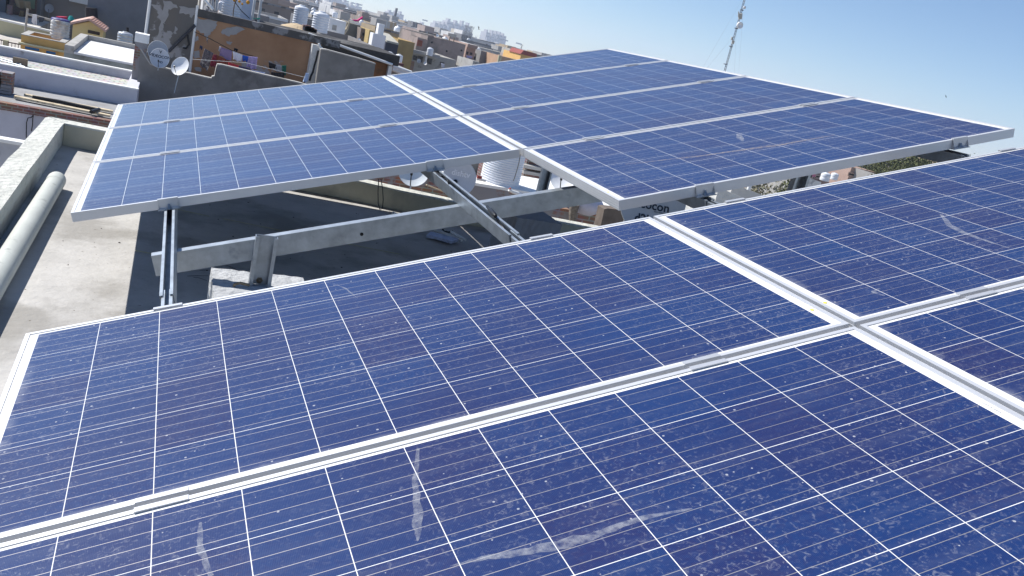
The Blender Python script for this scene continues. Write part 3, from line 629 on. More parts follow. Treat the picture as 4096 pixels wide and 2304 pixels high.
def dish(label, q, rpx, Y, facing=(-.25, -1, .35), m=None, text=None, arm=True, polelen=.35, group=None, name='satellite_dish', P=None, armdir=-1, rim=None, sq=1.0, n=36):
    P = P or aty(q, Y); s = depth(P) / FPX; r = rpx * s
    ax = Vector(facing).normalized(); X_ = Vector((0, 0, 1)).cross(ax).normalized(); Z_ = ax.cross(X_)     # X_ image-right-ish
    base = P - Z_ * r - Vector((0, 0, polelen))
    t = thing(name, label, 'satellite dish', base, group); dep = r * .22
    def W(a, b, c): return P + X_ * a + Z_ * b + ax * c
    prof = [(r * k / 8, dep * (k / 8) ** 2 - dep) for k in range(9)]; mb = MB()
    vs = [W(rr_ * math.cos(2 * PI * k / n), rr_ * math.sin(2 * PI * k / n) * 1.06, z) for rr_, z in prof[1:] for k in range(n)]
    N_ = 8
    mb.add([W(0, 0, -dep)] + vs, [(0, 1 + k, 1 + (k + 1) % n) for k in range(n)] + [(1 + i * n + k, 1 + (i + 1) * n + k, 1 + (i + 1) * n + (k + 1) % n, 1 + i * n + (k + 1) % n) for i in range(N_ - 1) for k in range(n)], True)
    th = r * .02                                              # back skin
    mb.add([W(0, 0, -dep - th)] + [v - ax * th for v in vs], [(0, 1 + (k + 1) % n, 1 + k) for k in range(n)] + [(1 + i * n + k, 1 + i * n + (k + 1) % n, 1 + (i + 1) * n + (k + 1) % n, 1 + (i + 1) * n + k) for i in range(N_ - 1) for k in range(n)], True)
    refl = mb.build('reflector', m or dish_grey, t)
    o = len(vs) - n
    MB().tube([W(r * math.cos(2 * PI * k / n), r * 1.06 * math.sin(2 * PI * k / n), 0) for k in range(n + 1)], r * .018, 6, caps=False).build('rim', rim or dish_grey, t)
    if arm:
        MB().tube([W(0, -r * 1.02, -.01), W(0, -r * .55, r * .75)], r * .035, 6).build('arm', black, t)
        MB().tube([W(0, -r * .50, r * .72), W(0, -r * .42, r * .88)], [r * .09, r * .07], 10).build('feed_horn', dish_grey if arm == 'grey' else black, t)
    MB().tube([base, W(0, -r * .5, -dep * 1.3)], r * .05, 8).build('mount_pole', galv, t)
    if text:
        for (txt, size, cx, cy, mt_, sp_) in text:
            def xf(c):
                a, b = cx + c.x, cy + c.y
                return W(a, b, dep * (a * a + b * b / 1.12) / (r * r) - dep + r * .012) - t.location
            me = text_mesh(txt, size, mt_, xf, sp_, align='CENTER', bold=size * .022)
            local_obj('lettering', me, t)
    return t, W, r, dep
dish_grey = M('dish_grey_paint', (.52, .55, .60), .5, .06, 4, spec=.5)
dish_white = M('dish_white_paint', (.80, .81, .82), .4, .06, 4, spec=.5)
ink_dark = M('dark_lettering', (.02, .03, .05), .6, .1); ink_white = M('white_lettering', (.80, .82, .86), .6, .05)

sooty = M('sooty_cement', (.085, .08, .078), .95, .3, 2, stain=(.25, .245, .25), st=(1.2, .48, .05))
sooty_d = M('sooty_slab', (.055, .052, .05), .95, .3, 2, stain=(.15, .145, .14), st=(1.0, .56, .08))
# ---- left: roofs beyond the parapet
gr = MB().box(-4000, 6000, -3000, 7000, GZ - .6, GZ); tag(gr.build('ground', M('dusty_ground', (.34, .31, .27), .95, .2, .02)), kind='structure')
# low wall just outside
wall('purple-grey stained wall with white coping, just beyond the left parapet', [(-400, 500), (140, 592), (140, 900), (-400, 900)], 14, .2, lavdirty, whitewash, low=GZ, cw=.06)
# W1
z1 = aty((100, 430), 20).z
a = aty((0, 437), 20)
t = house('house', 'flat-roofed house with a red brick band along its roof edge above a lavender wall', 'house', -9, 2.6, 20, 23.0, a.z, lav, roofmem, par=.0, th=.2)
MB().box(-9, 2.6, 19.96, 20.2, a.z + .002, a.z + .17).build('brick_band', brick, t)
MB().box(-9, 2.6, 20.2, 22.98, a.z + .002, a.z + .15).build('roof_screed', M('shade_darkened_screed', (.32, .32, .32), .9, .15, 1.5, stain=(.25, .24, .23), st=(1.2, .55, .1)), t)  # screed colour darkened to stand in for the wide shadow of the parapet behind
zA = a.z + .17
wire('wire', 'dark wire hanging in a loop from a hook on the lavender wall', [aty(q, 19.9) for q in ((133, 460), (125, 470), (112, 472), (106, 490), (105, 552))], .012)
wire('wire', 'dark wire hanging straight down the lavender wall beside the loop', [aty(q, 19.9) for q in ((133, 462), (131, 475), (130, 495), (126, 525))], .012)
MBp = [((55, 392), (440, 470), 'pale plank lying on the brick edged roof, nearest the edge'), ((95, 385), (450, 452), 'pale plank lying on the brick edged roof behind the first plank')]
for qa, qb, lb in MBp:
    a_, b_ = atz(qa, zA + .02), atz(qb, zA + .02); mb = MB(); mb.extr([a_, b_, b_ + Vector((0, .17, 0)), a_ + Vector((0, .17, 0))], (0, 0, .05)); tag(mb.build('plank', wood, loc=a_), lb, 'plank', 'planks on the brick edged roof')
a_, b_ = atz((130, 388), zA + .08), atz((395, 440), zA + .08)
wire('charred_pole', 'charred black pole lying between the pale planks', [a_, a_.lerp(b_, .4) + Vector((0, .1, 0)), b_], .05, black, 'pole')
wire('charred_pole', 'short charred stick crossing the black pole near the panels', [atz((365, 448), zA + .1), atz((396, 438), zA + .1)], .05, black, 'pole')
P = atz((0, 392), zA); t = thing('brick_stack', 'small stack of red bricks and tiles at the left edge of the roof', 'bricks', P + Vector((-.2, .9, 0)))
mb = MB(); rs = random.Random(5)
for k in range(7):
    for j in range(4): mb.box(P.x - .9 + j * .26 + rs.uniform(-.02, .02), P.x - .66 + j * .26, P.y + .7 + rs.uniform(-.03, .03), P.y + 1.1, P.z + k * .075, P.z + k * .075 + .065)
mb.build('bricks', brick_p, t)
# W2 + paver roof
xr2_ = aty((549, 372), 23).x; zt2 = (aty((0, 250), 23).z + aty((545, 367), 23).z) / 2; zpv = zt2 - .55
t = thing('house', 'house with a paved roof behind long lavender parapets with thin white copings', 'house', (xr2_ - 4, 23, GZ))
mb = MB(); mb.box(-11, xr2_, 23, 23.16, GZ, zt2); mb.build('front_parapet', lav, t)
zt3 = (aty((0, 182), 29.2).z + aty((525, 293), 29.2).z) / 2
MB().box(-11, xr2_ - .3, 29.2, 29.36, GZ, zt3).build('back_parapet', lavdirty, t)
MB().box(xr2_ - .3, xr2_, 23.17, 33.0, GZ, zt2 + .02).build('side_parapet', lav, t)
MB().box(-11, xr2_ - .31, 23.17, 29.19, zpv - .2, zpv).build('roof', paver, t)
MB().box(-11, xr2_ + .02, 22.98, 23.18, zt2 + .002, zt2 + .035).build('coping', whitewash, t)
MB().box(-11, xr2_ - .32, 29.18, 29.38, zt3 + .002, zt3 + .045).build('coping', whitewash, t)
t = thing('metal_frame', 'small rusty metal frame lying with rods on the paved roof', 'frame', atz((80, 260), zpv))
P = atz((82, 262), zpv); MB().box(P.x - .22, P.x + .18, P.y, P.y + .1, P.z, P.z + .22).build('stand', rust, t)
MB().tube([atz((0, 232), zpv + .05), atz((85, 258), zpv + .05)], .02, 6).build('rod', galv, t); MB().tube([atz((0, 240), zpv + .05), atz((100, 268), zpv + .05)], .02, 6).build('rod', galv, t)
# brick pillar
Y = 25.0; a, b = aty((540, 130), Y), aty((578, 255), Y); t = thing('brick_pillar', 'brick pillar with a whitewashed top beside the satellite dishes', 'pillar', (a.x, Y, GZ))
zc = aty((560, 170), Y).z; MB().box(a.x + .03, b.x + .02, Y, Y + .4, GZ, zc).build('shaft', brick_p, t); MB().box(a.x + .01, b.x + .05, Y - .03, Y + .45, zc + .002, a.z).build('cap', whitewash, t)
# grey green box
Y0 = 33.0; za = (aty((262, 178), Y0).z + aty((538, 234), Y0).z) / 2; xl = aty((259, 178), Y0).x; xr_ = aty((542, 235), Y0).x
yb = atz((304, 129), za).y
t = thing('stair_house', 'grey mossy cement rooftop room with a bright white roof between parapets', 'rooftop room', (xl, Y0, GZ))
MB().box(xl, xr_, Y0, yb, GZ, za - .28).build('wall', green_grey, t)
MB().box(xl + .31, xr_, Y0 + .02, yb - .2, za - .278, za - .20).build('roof', roofmem, t)
MB().box(xl, xl + .3, Y0, yb, za - .278, za).build('parapet', cement_l, t); MB().box(xl + .31, xr_, yb - .19, yb, za - .278, za).build('parapet', cement_l, t)
# small steel tank behind it
tank('small pale steel-grey tank standing behind the white roofed room', c1(1440, 498), 58, 42, yb + 1.2, M('pale_steel', (.60, .61, .62), .35, .1, 5, metal=.5), 3)
wire('vent_pipe', 'short dark vent pipe rising behind the small grey tank', [aty(c1(1480, 380), yb + 2.5), aty(c1(1480, 318), yb + 2.5)], .06, black, 'pipe')
# ochre house
Y = 38.0; z_ = (aty(q1(515, 850), Y).z + aty(q1(1570, 1030), Y).z) / 2; xl = aty(q1(515, 850), Y).x; xr_ = aty(q1(1572, 1030), Y).x
yb = atz(q1(640, 740), z_).y
t = house('house', 'ochre house with two blue shutters and a narrow walled roof tray carrying the wrapped tank', 'house', xl, xr_, Y, yb, z_, ochre, roofdust, par=.5, th=.22, coping=cement_l)
zl = aty(q1(1000, 1150), Y).z; MB().box(xl - .05, xr_ + .05, Y - .25, Y - .002, zl, zl + .07).build('ledge', khaki, t)
win(t, Y, q1(590, 1088), q1(968, 1262), ochre, blue_shutter, fw=.03, name='shutter'); win(t, Y, q1(1100, 1195), q1(1365, 1345), ochre, blue_shutter, fw=.03, name='shutter')
wrapm = M('wrinkled_white_wrap', (.70, .69, .66), .6, .2, 5, stain=(.45, .37, .30), st=(1.6, .52, .12), bump=.12, bs=5)
tt = tank('big water tank wrapped in wrinkled white sheet with a dark blue lid', q1(1405, 965), 70, 84, Y + 1.6, wrapm, 6, lid=False)
P = aty(q1(1435, 480), Y + 1.6) + Vector((0, .45, 0)); MB().lathe(P + Vector((0, 0, -.04)), [(.001, .06), (.34, .06), (.38, .0), (.38, -.07)], 20).build('lid', M('navy_plastic', (.06, .06, .2), .5, .1), tt)
# cream terrace wall behind
Y = 52.0
wall('long khaki terrace wall with a double cream coping, left of the wrapped tank', [q1(-60, 478), q1(1240, 785), q1(1240, 1000), q1(-60, 870)], Y, .25, khaki, whitewash, low=GZ, cw=.1)
tt = thing('terrace', 'sunlit terrace slab below the khaki wall', 'terrace', (-9, 44, GZ)); zf = aty(q1(250, 880), Y - .1).z
x_ = aty(q1(520, 900), Y - .1).x; MB().box(-13, x_ + .6, 45.4, Y - .01, zf - .3, zf).build('slab', roofdust, tt)
t = thing('railing', 'dark metal railing with a cream post at the front of the terrace', 'railing', (-9, 45.5, zf)); Yr = 45.3
MB().box(aty(q1(70, 965), Yr).x, aty(q1(195, 990), Yr).x, Yr, Yr + .25, zf - 1, aty(q1(130, 972), Yr).z).build('post', khaki, t)
for xa, xb in ((-300, 65), (200, 500)):
    a, b = aty(q1(xa, 955 + xa * .235), Yr), aty(q1(xb, 955 + xb * .235), Yr); zt_ = (a.z + b.z) / 2 - .05; mb = MB(); zb_ = zt_ - 1.0
    mb.box(a.x, b.x, Yr, Yr + .04, zt_, zt_ + .05); mb.box(a.x, b.x, Yr, Yr + .04, zb_, zb_ + .05); k = a.x
    while k < b.x: mb.box(k, k + .025, Yr + .01, Yr + .03, zb_ + .05, zt_); k += .14
    mb.build('bars', M('dark_brown_metal', (.07, .045, .045), .5, .1), t)
# house behind: taupe wall with dish
Y = 60.0
zt_ = aty(q1(1690, 0), Y).z + .6
t = thing('house', 'tall taupe rendered house with a white roof edge and a dish on its wall', 'house', (aty(q1(1500, 500), Y).x, Y, GZ))
xl, xr_ = aty(q1(965, 300), Y).x, aty(q1(2110, 300), Y).x; MB().box(xl, xr_, Y, Y + 10, GZ, aty(q1(2100, 108), Y).z).build('wall', taupe, t)
zt2_ = aty(q1(2100, 108), Y).z
MB().box(aty(q1(1690, 0), Y).x, xr_ + .5, Y - .5, Y + 10, zt2_ + .004, zt2_ + .5).build('roof_slab', whitewash, t)
MB().box(xl, xl + 6, Y - .01 + .02, Y + 10, zt2_ + .004, zt2_ + 3).build('upper_wall', taupe, t)
win(t, Y, q1(1165, 405), q1(1300, 480), taupe, darkglass)
dish('pale blue-grey dish mounted flat on the taupe house wall', q1(1190, 200), 16, Y - .4, (-.05, -1, .15), polelen=.5)
MB_ = MB().box(xr_, xr_ + .8, Y + .3, Y + 4, GZ, zt2_ + .3); t2 = thing('brick_pillar', 'red brick buttress at the right edge of the taupe house', 'pillar', (xr_, Y, GZ)); MB_.build('shaft', brick_far, t2)
wire('cloth', 'small crimson cloth hung on the taupe wall above the tank lid', [aty(q1(1495, 400), 50), aty(q1(1500, 460), 50)], .28, M('crimson_cloth', (.45, .02, .08), .8), 'cloth')
wire('cloth', 'small teal cloth hung at the right of the taupe wall', [aty(q1(1712, 385), 50), aty(q1(1722, 490), 50)], [.08, .2], M('teal_cloth', (.02, .35, .34), .8), 'cloth')
# clothesline with white trousers
t = thing('clothes_pole', 'pale wooden pole and crossbar of a clothesline by the khaki wall', 'pole', aty(q1(610, 740), 51)); wd_ = M('grey_wood', (.42, .40, .37), .9, .15, 8)
MB().tube([aty(q1(606, 760), 51), aty(q1(672, 210), 51)], .06, 6).build('pole', wd_, t); MB().tube([aty(q1(655, 335), 50.9), aty(q1(1240, 490), 50.9)], .07, 6).build('crossbar', wd_, t)
def cloth(label, quad, Y, m, cat='laundry', folds=5, amp=.03, name='cloth', group=None, drop=None):
    a, b, c, d = [aty(q, Y) for q in quad]; nu, nv = 16, 6; mb = MB(); V = []
    rs = random.Random(int(a.x * 100) & 1023); ph = rs.uniform(0, 6)
    for s_ in (0, .015):
        for j in range(nv + 1):
            for i in range(nu + 1):
                u_, v_ = i / nu, j / nv; p = a.lerp(b, u_).lerp(d.lerp(c, u_), v_)
                V.append(p + Vector((0, s_ + amp * (.2 + .8 * v_) * math.sin(u_ * folds * 2 * PI + ph + v_ * .6), (.02 * math.sin(u_ * 9 + ph)) * v_)))
    F = []; n = (nu + 1) * (nv + 1)
    for j in range(nv):
        for i in range(nu):
            k = j * (nu + 1) + i; F.append((k, k + 1, k + nu + 2, k + nu + 1)); F.append((n + k + 1, n + k, n + k + nu + 1, n + k + nu + 2))
    for j in range(nv):
        for i in (0, nu): k = j * (nu + 1) + i; F.append((k, k + nu + 1, n + k + nu + 1, n + k))
    for i in range(nu):
        for j in (0, nv): k = j * (nu + 1) + i; F.append((k, n + k, n + k + 1, k + 1))
    mb.add(V, F, True); return tag(mb.build(name, m, loc=a), label, cat, group)
clw = M('white_cloth', (.80, .79, .84), .9, .08, 4)
mb = MB(); Pq = [aty(q1(*q), 50.8) for q in ((790, 345), (895, 365), (885, 600), (860, 598), (850, 450), (830, 600), (760, 520))]; mb.extr(Pq[::-1], (0, .12, 0)); tag(mb.build('trousers', clw, loc=Pq[0]), 'white trousers hanging on the clothesline', 'trousers')
cloth('dark grey clothes hanging on the clothesline right of the white trousers', [q1(930, 395), q1(1080, 430), q1(1050, 520), q1(950, 540)], 50.8, M('dark_cloth', (.09, .10, .13), .9))
# rough brick house at top left
Y = 58.0; t = thing('house', 'rough brick house draped with tan tarpaulins, by the taupe house', 'house', (aty(q1(500, 300), Y).x, Y, GZ))
MB().box(aty(q1(215, 200), Y).x, aty(q1(870, 200), Y).x, Y, Y + 8, GZ, 3).build('wall', brick_mat('dark_brick', (.15, .075, .06), (.09, .055, .05), (.13, .11, .1)), t)
MB().box(aty(q1(850, 200), Y).x + .02, aty(q1(962, 200), Y).x, Y + .3, Y + 8, GZ, 3).build('doorway', darkgrey, t)
xx = aty(q1(560, 30), Y); MB().box(xx.x, aty(q1(850, 30), Y).x, Y - .15, Y - .01, xx.z - .3, 3).build('green_panel', M('faded_green_paint', (.16, .22, .15), .9), t)
tan = M('tan_tarpaulin', (.30, .23, .14), .9, .15, 2)
cloth('large tan tarpaulin draped over the rough brick house', [q1(340, -20), q1(735, 40), q1(750, 235), q1(400, 170)], Y - .4, tan, 'tarpaulin', 2, .12, 'tarpaulin')
cloth('small tan tarpaulin hanging at the foot of the rough brick house', [q1(490, 250), q1(575, 262), q1(575, 425), q1(445, 400)], Y - .5, tan, 'tarpaulin', 2, .08, 'tarpaulin')
Y = 57; t = thing('brick_pillar', 'reddish brick pillar at the far top left on the terrace', 'pillar', aty(q1(200, 480), Y)); a, b = aty(q1(165, 110), Y), aty(q1(290, 130), Y); z0_ = aty(q1(220, 490), Y).z
MB().box(a.x, b.x, Y, Y + .5, z0_ - .4, a.z).build('shaft', brick_mat('pink_brick', (.30, .16, .14), (.26, .13, .12), (.3, .25, .24)), t)
tt = thing('terrace', 'sunlit rooftop strewn with rubble beyond the khaki wall', 'terrace', (-12, 52.4, GZ)); zf2 = aty(q1(600, 620), 52.4).z; MB().box(-16, aty(q1(940, 600), 53).x, 52.4, 58, zf2 - 4, zf2).build('slab', roofdust, tt)
MB().box(-20, aty(q1(100, 300), 58).x, 58.4, 66, GZ, 3).build('wall', darkgrey, thing('house', 'dark blue-grey house wall at the far top left corner', 'house', (-16, 58.4, GZ)))
# hut with tiled gable
Y = 45.0; a = aty(q1(1762, 570), Y); rd = aty(q1(2175, 492), Y); b = aty(q1(2500, 760), Y)
t = thing('gable_hut', 'pale yellow rooftop hut with a pink tiled gable roof', 'hut', (rd.x, Y, GZ)); D_ = 1.6
xm = (a.x + b.x) / 2; zl_ = min(a.z, b.z); ze = (a.z + b.z) / 2 - .02; zr_ = rd.z - .05
MB().extr([(a.x, Y, GZ), (b.x, Y, GZ), (b.x, Y, ze), (rd.x, Y, zr_), (a.x, Y, ze)], (0, D_, 0)).build('wall', yellow, t)
el, er, rt = aty(q1(1690, 560), Y), aty(q1(2560, 800), Y), aty(q1(2165, 490), Y); zel = (el.z + er.z) / 2
mb = MB(); th_ = Vector((0, 0, .11))
for e_ in (el, er):
    p0 = Vector((e_.x, Y - .3, zel)); p1_ = Vector((rt.x, Y - .3, rt.z)); mb.extr([p0, p1_, p1_ + th_, p0 + th_], (0, D_ + .6, 0))
mb.build('roof', tile_pink, t); win(t, Y, q1(2105, 690), q1(2430, 880), yellow, M('dark_brown_shutter', (.05, .035, .03), .8), fw=.04)
mb = MB()
for k in range(1, 8):
    f_ = k / 8; p = Vector((rt.x, Y - .32, rt.z + .112)).lerp(Vector((er.x, Y - .32, zel + .112)), f_); mb.box(p.x - .015, p.x + .015, p.y, p.y + D_ + .6, p.z - .01, p.z + .02)
mb.build('tile_ridge', M('terracotta_edge', (.42, .22, .17), .85), t)
# dark blue-grey wall behind
Y = 47.5
t = thing('house', 'tall windowless dark blue-grey house behind the gable hut', 'house', (aty((480, 100), Y).x, Y, GZ)); MB().box(aty(c1(1010, 100), Y).x, aty(c1(1790, 100), Y).x, Y, Y + 9, GZ, 2.6).build('wall', darkgrey, t)
wire('plank', 'dark plank leaning upright against the blue-grey house', [aty(q1(2215, 430), 47.2), aty(q1(2200, 190), 47.2)], .3, M('very_dark_wood', (.025, .025, .03), .9), 'plank')

# ---- middle: dark wall with dishes, laundry terrace, orange wall
Y = 24.6
P = [aty(q, Y) for q in ((562, 200), (572, 215), (600, 258), (q5(275, 1172)), q5(560, 1240), q5(860, 1303), q5(1250, 1392), q5(1262, 1362), q5(1305, 1352), q5(1335, 1200), q5(1355, 1145), q5(1430, 1150), q5(2195, 1330), (1192, 333), (1330, 372))]
Pl = [Vector((P[-1].x, Y, GZ)), Vector((P[0].x, Y, GZ))]
t = thing('wall', 'dark blotchy terrace wall with a stepped pale edged top below the dishes', 'wall', (P[6].x, Y, GZ)); MB().extr((P + Pl)[::-1], (0, .22, 0)).build('masonry', cement, t)  # dark grey plaster with random darker blotches
mb = MB()
for a, b in zip(P[:-1], P[1:]):
    d = Vector((0, -.015, 0)); up = Vector((0, 0, .035)); mb.extr([a + d, b + d, b + d + up, a + d + up], (0, .25, 0))
mb.build('coping', cement_l, t)
lowt = thing('house', 'lower house storey carrying the laundry terrace', 'house', (3, 25, GZ)); zt_ = aty((840, 325), 27.9).z; MB().box(P[0].x + .05, 8.2, 24.83, 33, GZ, zt_).build('wall', roofdust, lowt)
# orange wall
Y = 28.0; zb_ = zt_ + .004
def wy(q): return aty(q, Y)
tl, tr = wy(q5(1005, 95)), wy((1290, 152)); ztop = tl.z; xm_ = wy((790, 25)).x; xL = wy((597, 100)).x; xR = wy((1252, 175)).x
zstep = wy(q5(1690, 440)).z; 
t = thing('house', 'flaking orange plastered house with white drain pipes, laundry hung before it', 'house', (xm_, Y, GZ))
zo = (wy(q5(1000, 290)).z + wy(q5(2195, 560)).z) / 2
MB().box(xm_, xR + .3, Y, Y + .25, zb_, zo).build('painted_wall', orange_wall, t)
zo2 = (wy(q5(1010, 105)).z + wy((1250, 150)).z) / 2
MB().box(xm_, wy((1358, 190)).x, Y - .03, Y + .3, zo + .002, zo2).build('parapet', sooty, t)
MB().box(xL, xm_ - .003, Y, Y + 6, zb_, zo2 + .5).build('stained_wall', stained_wall, t)
MB().box(xm_, xR + .3, Y + .26, Y + 6, GZ, zo - .002).build('core', cement, t)
MB().tube([wy(q5(1010, 95)), wy(q5(870, 1290))], .045, 8).build('drain_pipe', whitewash, t)
MB().tube([wy(q5(175, 0)), wy(q5(85, 700)), wy(q5(70, 890)), wy(q5(125, 915))], .045, 8).build('drain_pipe', whitewash, t)
MB().tube([Vector((xL, Y - .06, zo2 + .5)), Vector((xm_, Y - .06, zo2 + .48)), wy(q5(1280, 180)) + Vector((0, -.06, .02))], .05, 8).build('gutter_pipe', whitewash, t)
sh = [(q5(985, 430), q5(495, 905))]
MB().tube([wy(q5(830, 590)) + Vector((0, -.03, 0)), wy(q5(860, 780)) + Vector((0, -.03, 0)), wy(q5(810, 850)) + Vector((0, -.03, 0)), wy(q5(750, 840)) + Vector((0, -.03, 0))], .03, 6).build('pipe', black, t)
MB().tube([wy(q5(970, 440)) + Vector((0, -.04, 0)), wy(q5(500, 905)) + Vector((0, -.04, 0))], .05, 6).build('diagonal_pipe', M('dark_iron', (.05, .05, .06), .7, .2), t)
bare = M('bare_grey_plaster', (.33, .32, .315), .92, .12, 3)
def flake(par, Yp, polys, lift=.012):
    for pg in polys:
        P_ = [aty(q5(*q), Yp) for q in pg]; rs_ = random.Random(int(pg[0][0])); Q_ = []
        for a__, b__ in zip(P_, P_[1:] + P_[:1]):
            for k_ in range(3): Q_.append(a__.lerp(b__, k_ / 3) + Vector((rs_.uniform(-.03, .03), 0, rs_.uniform(-.03, .03))))
        MB().extr([p_ + Vector((0, -lift, 0)) for p_ in Q_][::-1], (0, lift - .002, 0)).build('bare_patch', bare, par)
flake(t, Y, [[(1010, 320), (1180, 345), (1350, 375), (1345, 470), (1290, 520), (1250, 565), (1205, 640), (1190, 760), (1168, 690), (1140, 630), (1090, 570), (985, 540)],
 [(1415, 560), (1480, 500), (1590, 475), (1700, 470), (1835, 510), (1745, 560), (1700, 605), (1620, 600), (1550, 655), (1500, 600), (1430, 592)],
 [(1520, 735), (1560, 715), (1617, 745), (1590, 792), (1530, 770)], [(955, 640), (1030, 630), (1030, 700), (965, 720)], [(935, 900), (1040, 885), (1050, 1020), (945, 1030)], [(965, 1180), (1080, 1190), (1085, 1250), (975, 1260)],
 [(410, 20), (560, 20), (660, 130), (560, 150), (510, 165), (480, 290), (440, 400), (405, 430), (385, 600), (395, 730), (250, 722), (330, 570), (342, 430), (395, 260)],
 [(690, 110), (960, 140), (968, 250), (900, 305), (850, 250), (700, 235)], [(600, 460), (660, 500), (640, 590), (590, 570)], [(480, 550), (550, 550), (545, 660), (480, 665)], [(200, 60), (370, 90), (360, 170), (240, 140)]])
# white column and dark wall to its right
Y = 27.6
t = thing('column', 'white flaking column with black cables at the right end of the orange wall', 'column', aty((1260, 330), Y)); a, b = aty((1250, 176), Y), aty((1281, 180), Y); MB().box(a.x, b.x, Y - .05, Y + .3, GZ, a.z).build('shaft', M('flaking_white_paint', (.70, .69, .66), .9, .2, 4, stain=(.35, .3, .26), st=(3, .58, .08)), t)
wire('cable', 'black cables twisting down the white column', [aty(c3(*q), Y - .2) for q in ((885, 800), (850, 950), (820, 1050), (800, 1140), (770, 1200), (745, 1280))], .035)
wire('pipe', 'white pipe standing beside the flaking white column', [aty(c3(*q), Y - .1) for q in ((890, 690), (925, 760), (905, 900), (880, 1050), (850, 1290))], .04, whitewash, 'pipe')
wire('pipe', 'bent white pipe end below the long slab pipe', [aty(c3(*q), Y - .1) for q in ((925, 755), (960, 780), (1030, 795))], .035, whitewash, 'pipe')
wall('dark stained wall with a pale sloping edge right of the white column', [c3(925, 792), c3(1010, 800), c3(1550, 945), c3(1790, 1020), c3(1790, 1300), c3(925, 1300)], 26.8, .3, cement, cement_l, low=GZ, cw=.04)
Y = 29.5
t = house('house', 'long dark slab-roofed house with a white pipe along its roof edge', 'house', aty((1236, 180), Y).x, aty(c3(2075, 1030), Y).x, Y, Y + 3.5, aty(c3(1640, 890), Y).z - .1, M('burnt_orange_plaster', (.27, .12, .05), .92, .2, 1, stain=(.14, .08, .05), st=(1.2, .55, .15)), roofdust, par=.0)
z_ = aty(c3(1640, 890), Y).z; MB().box(aty((1050, 105), Y).x, aty(c3(2120, 1030), Y).x, Y - .35, Y + 3.4, z_ - .098, z_ + .28).build('roof_slab', sooty_d, t)
wire('slab_pipe', 'long white pipe running down along the dark slab edge', [aty(c3(*q), Y - .5) for q in ((730, 535), (1300, 750), (2060, 1025))], .05, whitewash, 'pipe')
t = thing('column', 'second white column farther right under the end of the long slab', 'column', aty(c3(2000, 1200), Y)); a, b = aty(c3(1985, 1030), Y), aty(c3(2045, 1040), Y); MB().box(a.x, b.x, Y - .2, Y + .2, GZ, a.z).build('shaft', whitewash, t)
t = thing('lean_to', 'dark low roof with white edges just behind the far panels', 'shed', aty(c4(350, 960), 34)); P = [aty(c4(*q), 34) for q in ((225, 885), (520, 985), (520, 1040), (225, 1040))]; MB().extr([Vector((p.x, p.y, GZ)) if i > 1 else p for i, p in enumerate(P)][::-1], (0, 3, 0)).build('wall', cement, t)
for qa, qb in (((225, 905), (500, 1000)), ((228, 945), (420, 1020))): MB().tube([aty(c4(*qa), 33.8), aty(c4(*qb), 33.8)], .09, 6).build('white_edge', whitewash, t)
# dishes on the dark wall
WB = 'lettering'
dish('large grey dish standing behind the lettered dish', q5(312, 895), 38, 25.4, (-.2, -1, .25), m=dish_grey, rim=dish_white, arm=False, polelen=.8)
dish('grey dish with dark lettering in the middle of the three wall dishes', q5(345, 1020), 36, 24.4, (-.1, -1, .3), m=dish_grey, rim=dish_white, text=[('VIDEOCON', .11, 0, .02, ink_dark, 1.0), ('V', .12, .0, .15, ink_dark, 1), ('HD', .09, .03, -.13, ink_dark, 1)], polelen=.1)
dish('bright white dish on a short pole, right of the lettered dish', q5(702, 1160), 37, 24.3, (-.75, -1, .6), m=dish_white, rim=dish_white, polelen=.55)
# laundry
L_ = 'laundry on the terrace lines'
cc = dict(group=L_)
pat = M('patterned_dark_cloth', (.14, .12, .13), .9, .7, 16, stain=(.40, .38, .36), st=(9, .56, .05))
wire('clothesline', 'thin upper clothesline stretched before the orange wall', [aty(q, 26.6) for q in (q5(960, 560), q5(1230, 680), q5(1620, 890), q5(2060, 1005))], .012, black, 'clothesline')
wire('clothesline', 'thin lower clothesline with dark clothes', [aty(q, 26.2) for q in (q5(920, 1040), q5(1850, 1100), c2(2180, 935))], .006, whitewash, 'clothesline')
cloth('dark patterned striped cloth, leftmost on the clothesline', [q5(1135, 850), q5(1290, 935), q5(1185, 1245), q5(1050, 1140)], 26.6, pat, **cc)
cloth('small dark blue garment pinned left of the patterned cloth', [q5(1055, 795), q5(1100, 815), q5(1095, 875), q5(1040, 850)], 26.6, M('navy_cloth', (.04, .06, .14), .9), **cc)
cloth('dark crimson cloth beside the patterned cloth', [q5(1290, 960), q5(1350, 960), q5(1330, 1195), q5(1225, 1150)], 26.5, M('crimson_dress', (.26, .035, .06), .9, .2, 6), **cc)
cloth('brick-red patterned sheet behind the wall step', [q5(1345, 965), q5(1560, 1065), q5(1560, 1190), q5(1335, 1180)], 26.5, M('brick_red_cloth', (.20, .05, .03), .9, .25, 8), **cc)
cloth('plain mauve towel hanging on the upper clothesline', [q5(1420, 825), q5(1620, 895), q5(1600, 1080), q5(1395, 970)], 26.6, M('mauve_cloth', (.27, .20, .34), .9, .05), folds=2, amp=.01, **cc)
cloth('small white cloth left of the mauve towel', [q5(1392, 815), q5(1418, 822), q5(1400, 905), q5(1375, 890)], 26.65, clw, **cc)
cloth('white undershirt right of the mauve towel', [q5(1628, 895), q5(1800, 965), q5(1780, 1090), q5(1640, 1045)], 26.6, clw, **cc)
cloth('bright blue shorts between white and lilac garments', [q5(1800, 968), q5(1910, 995), q5(1885, 1090), q5(1800, 1065)], 26.6, M('bright_blue_cloth', (.03, .13, .55), .9, .15), **cc)
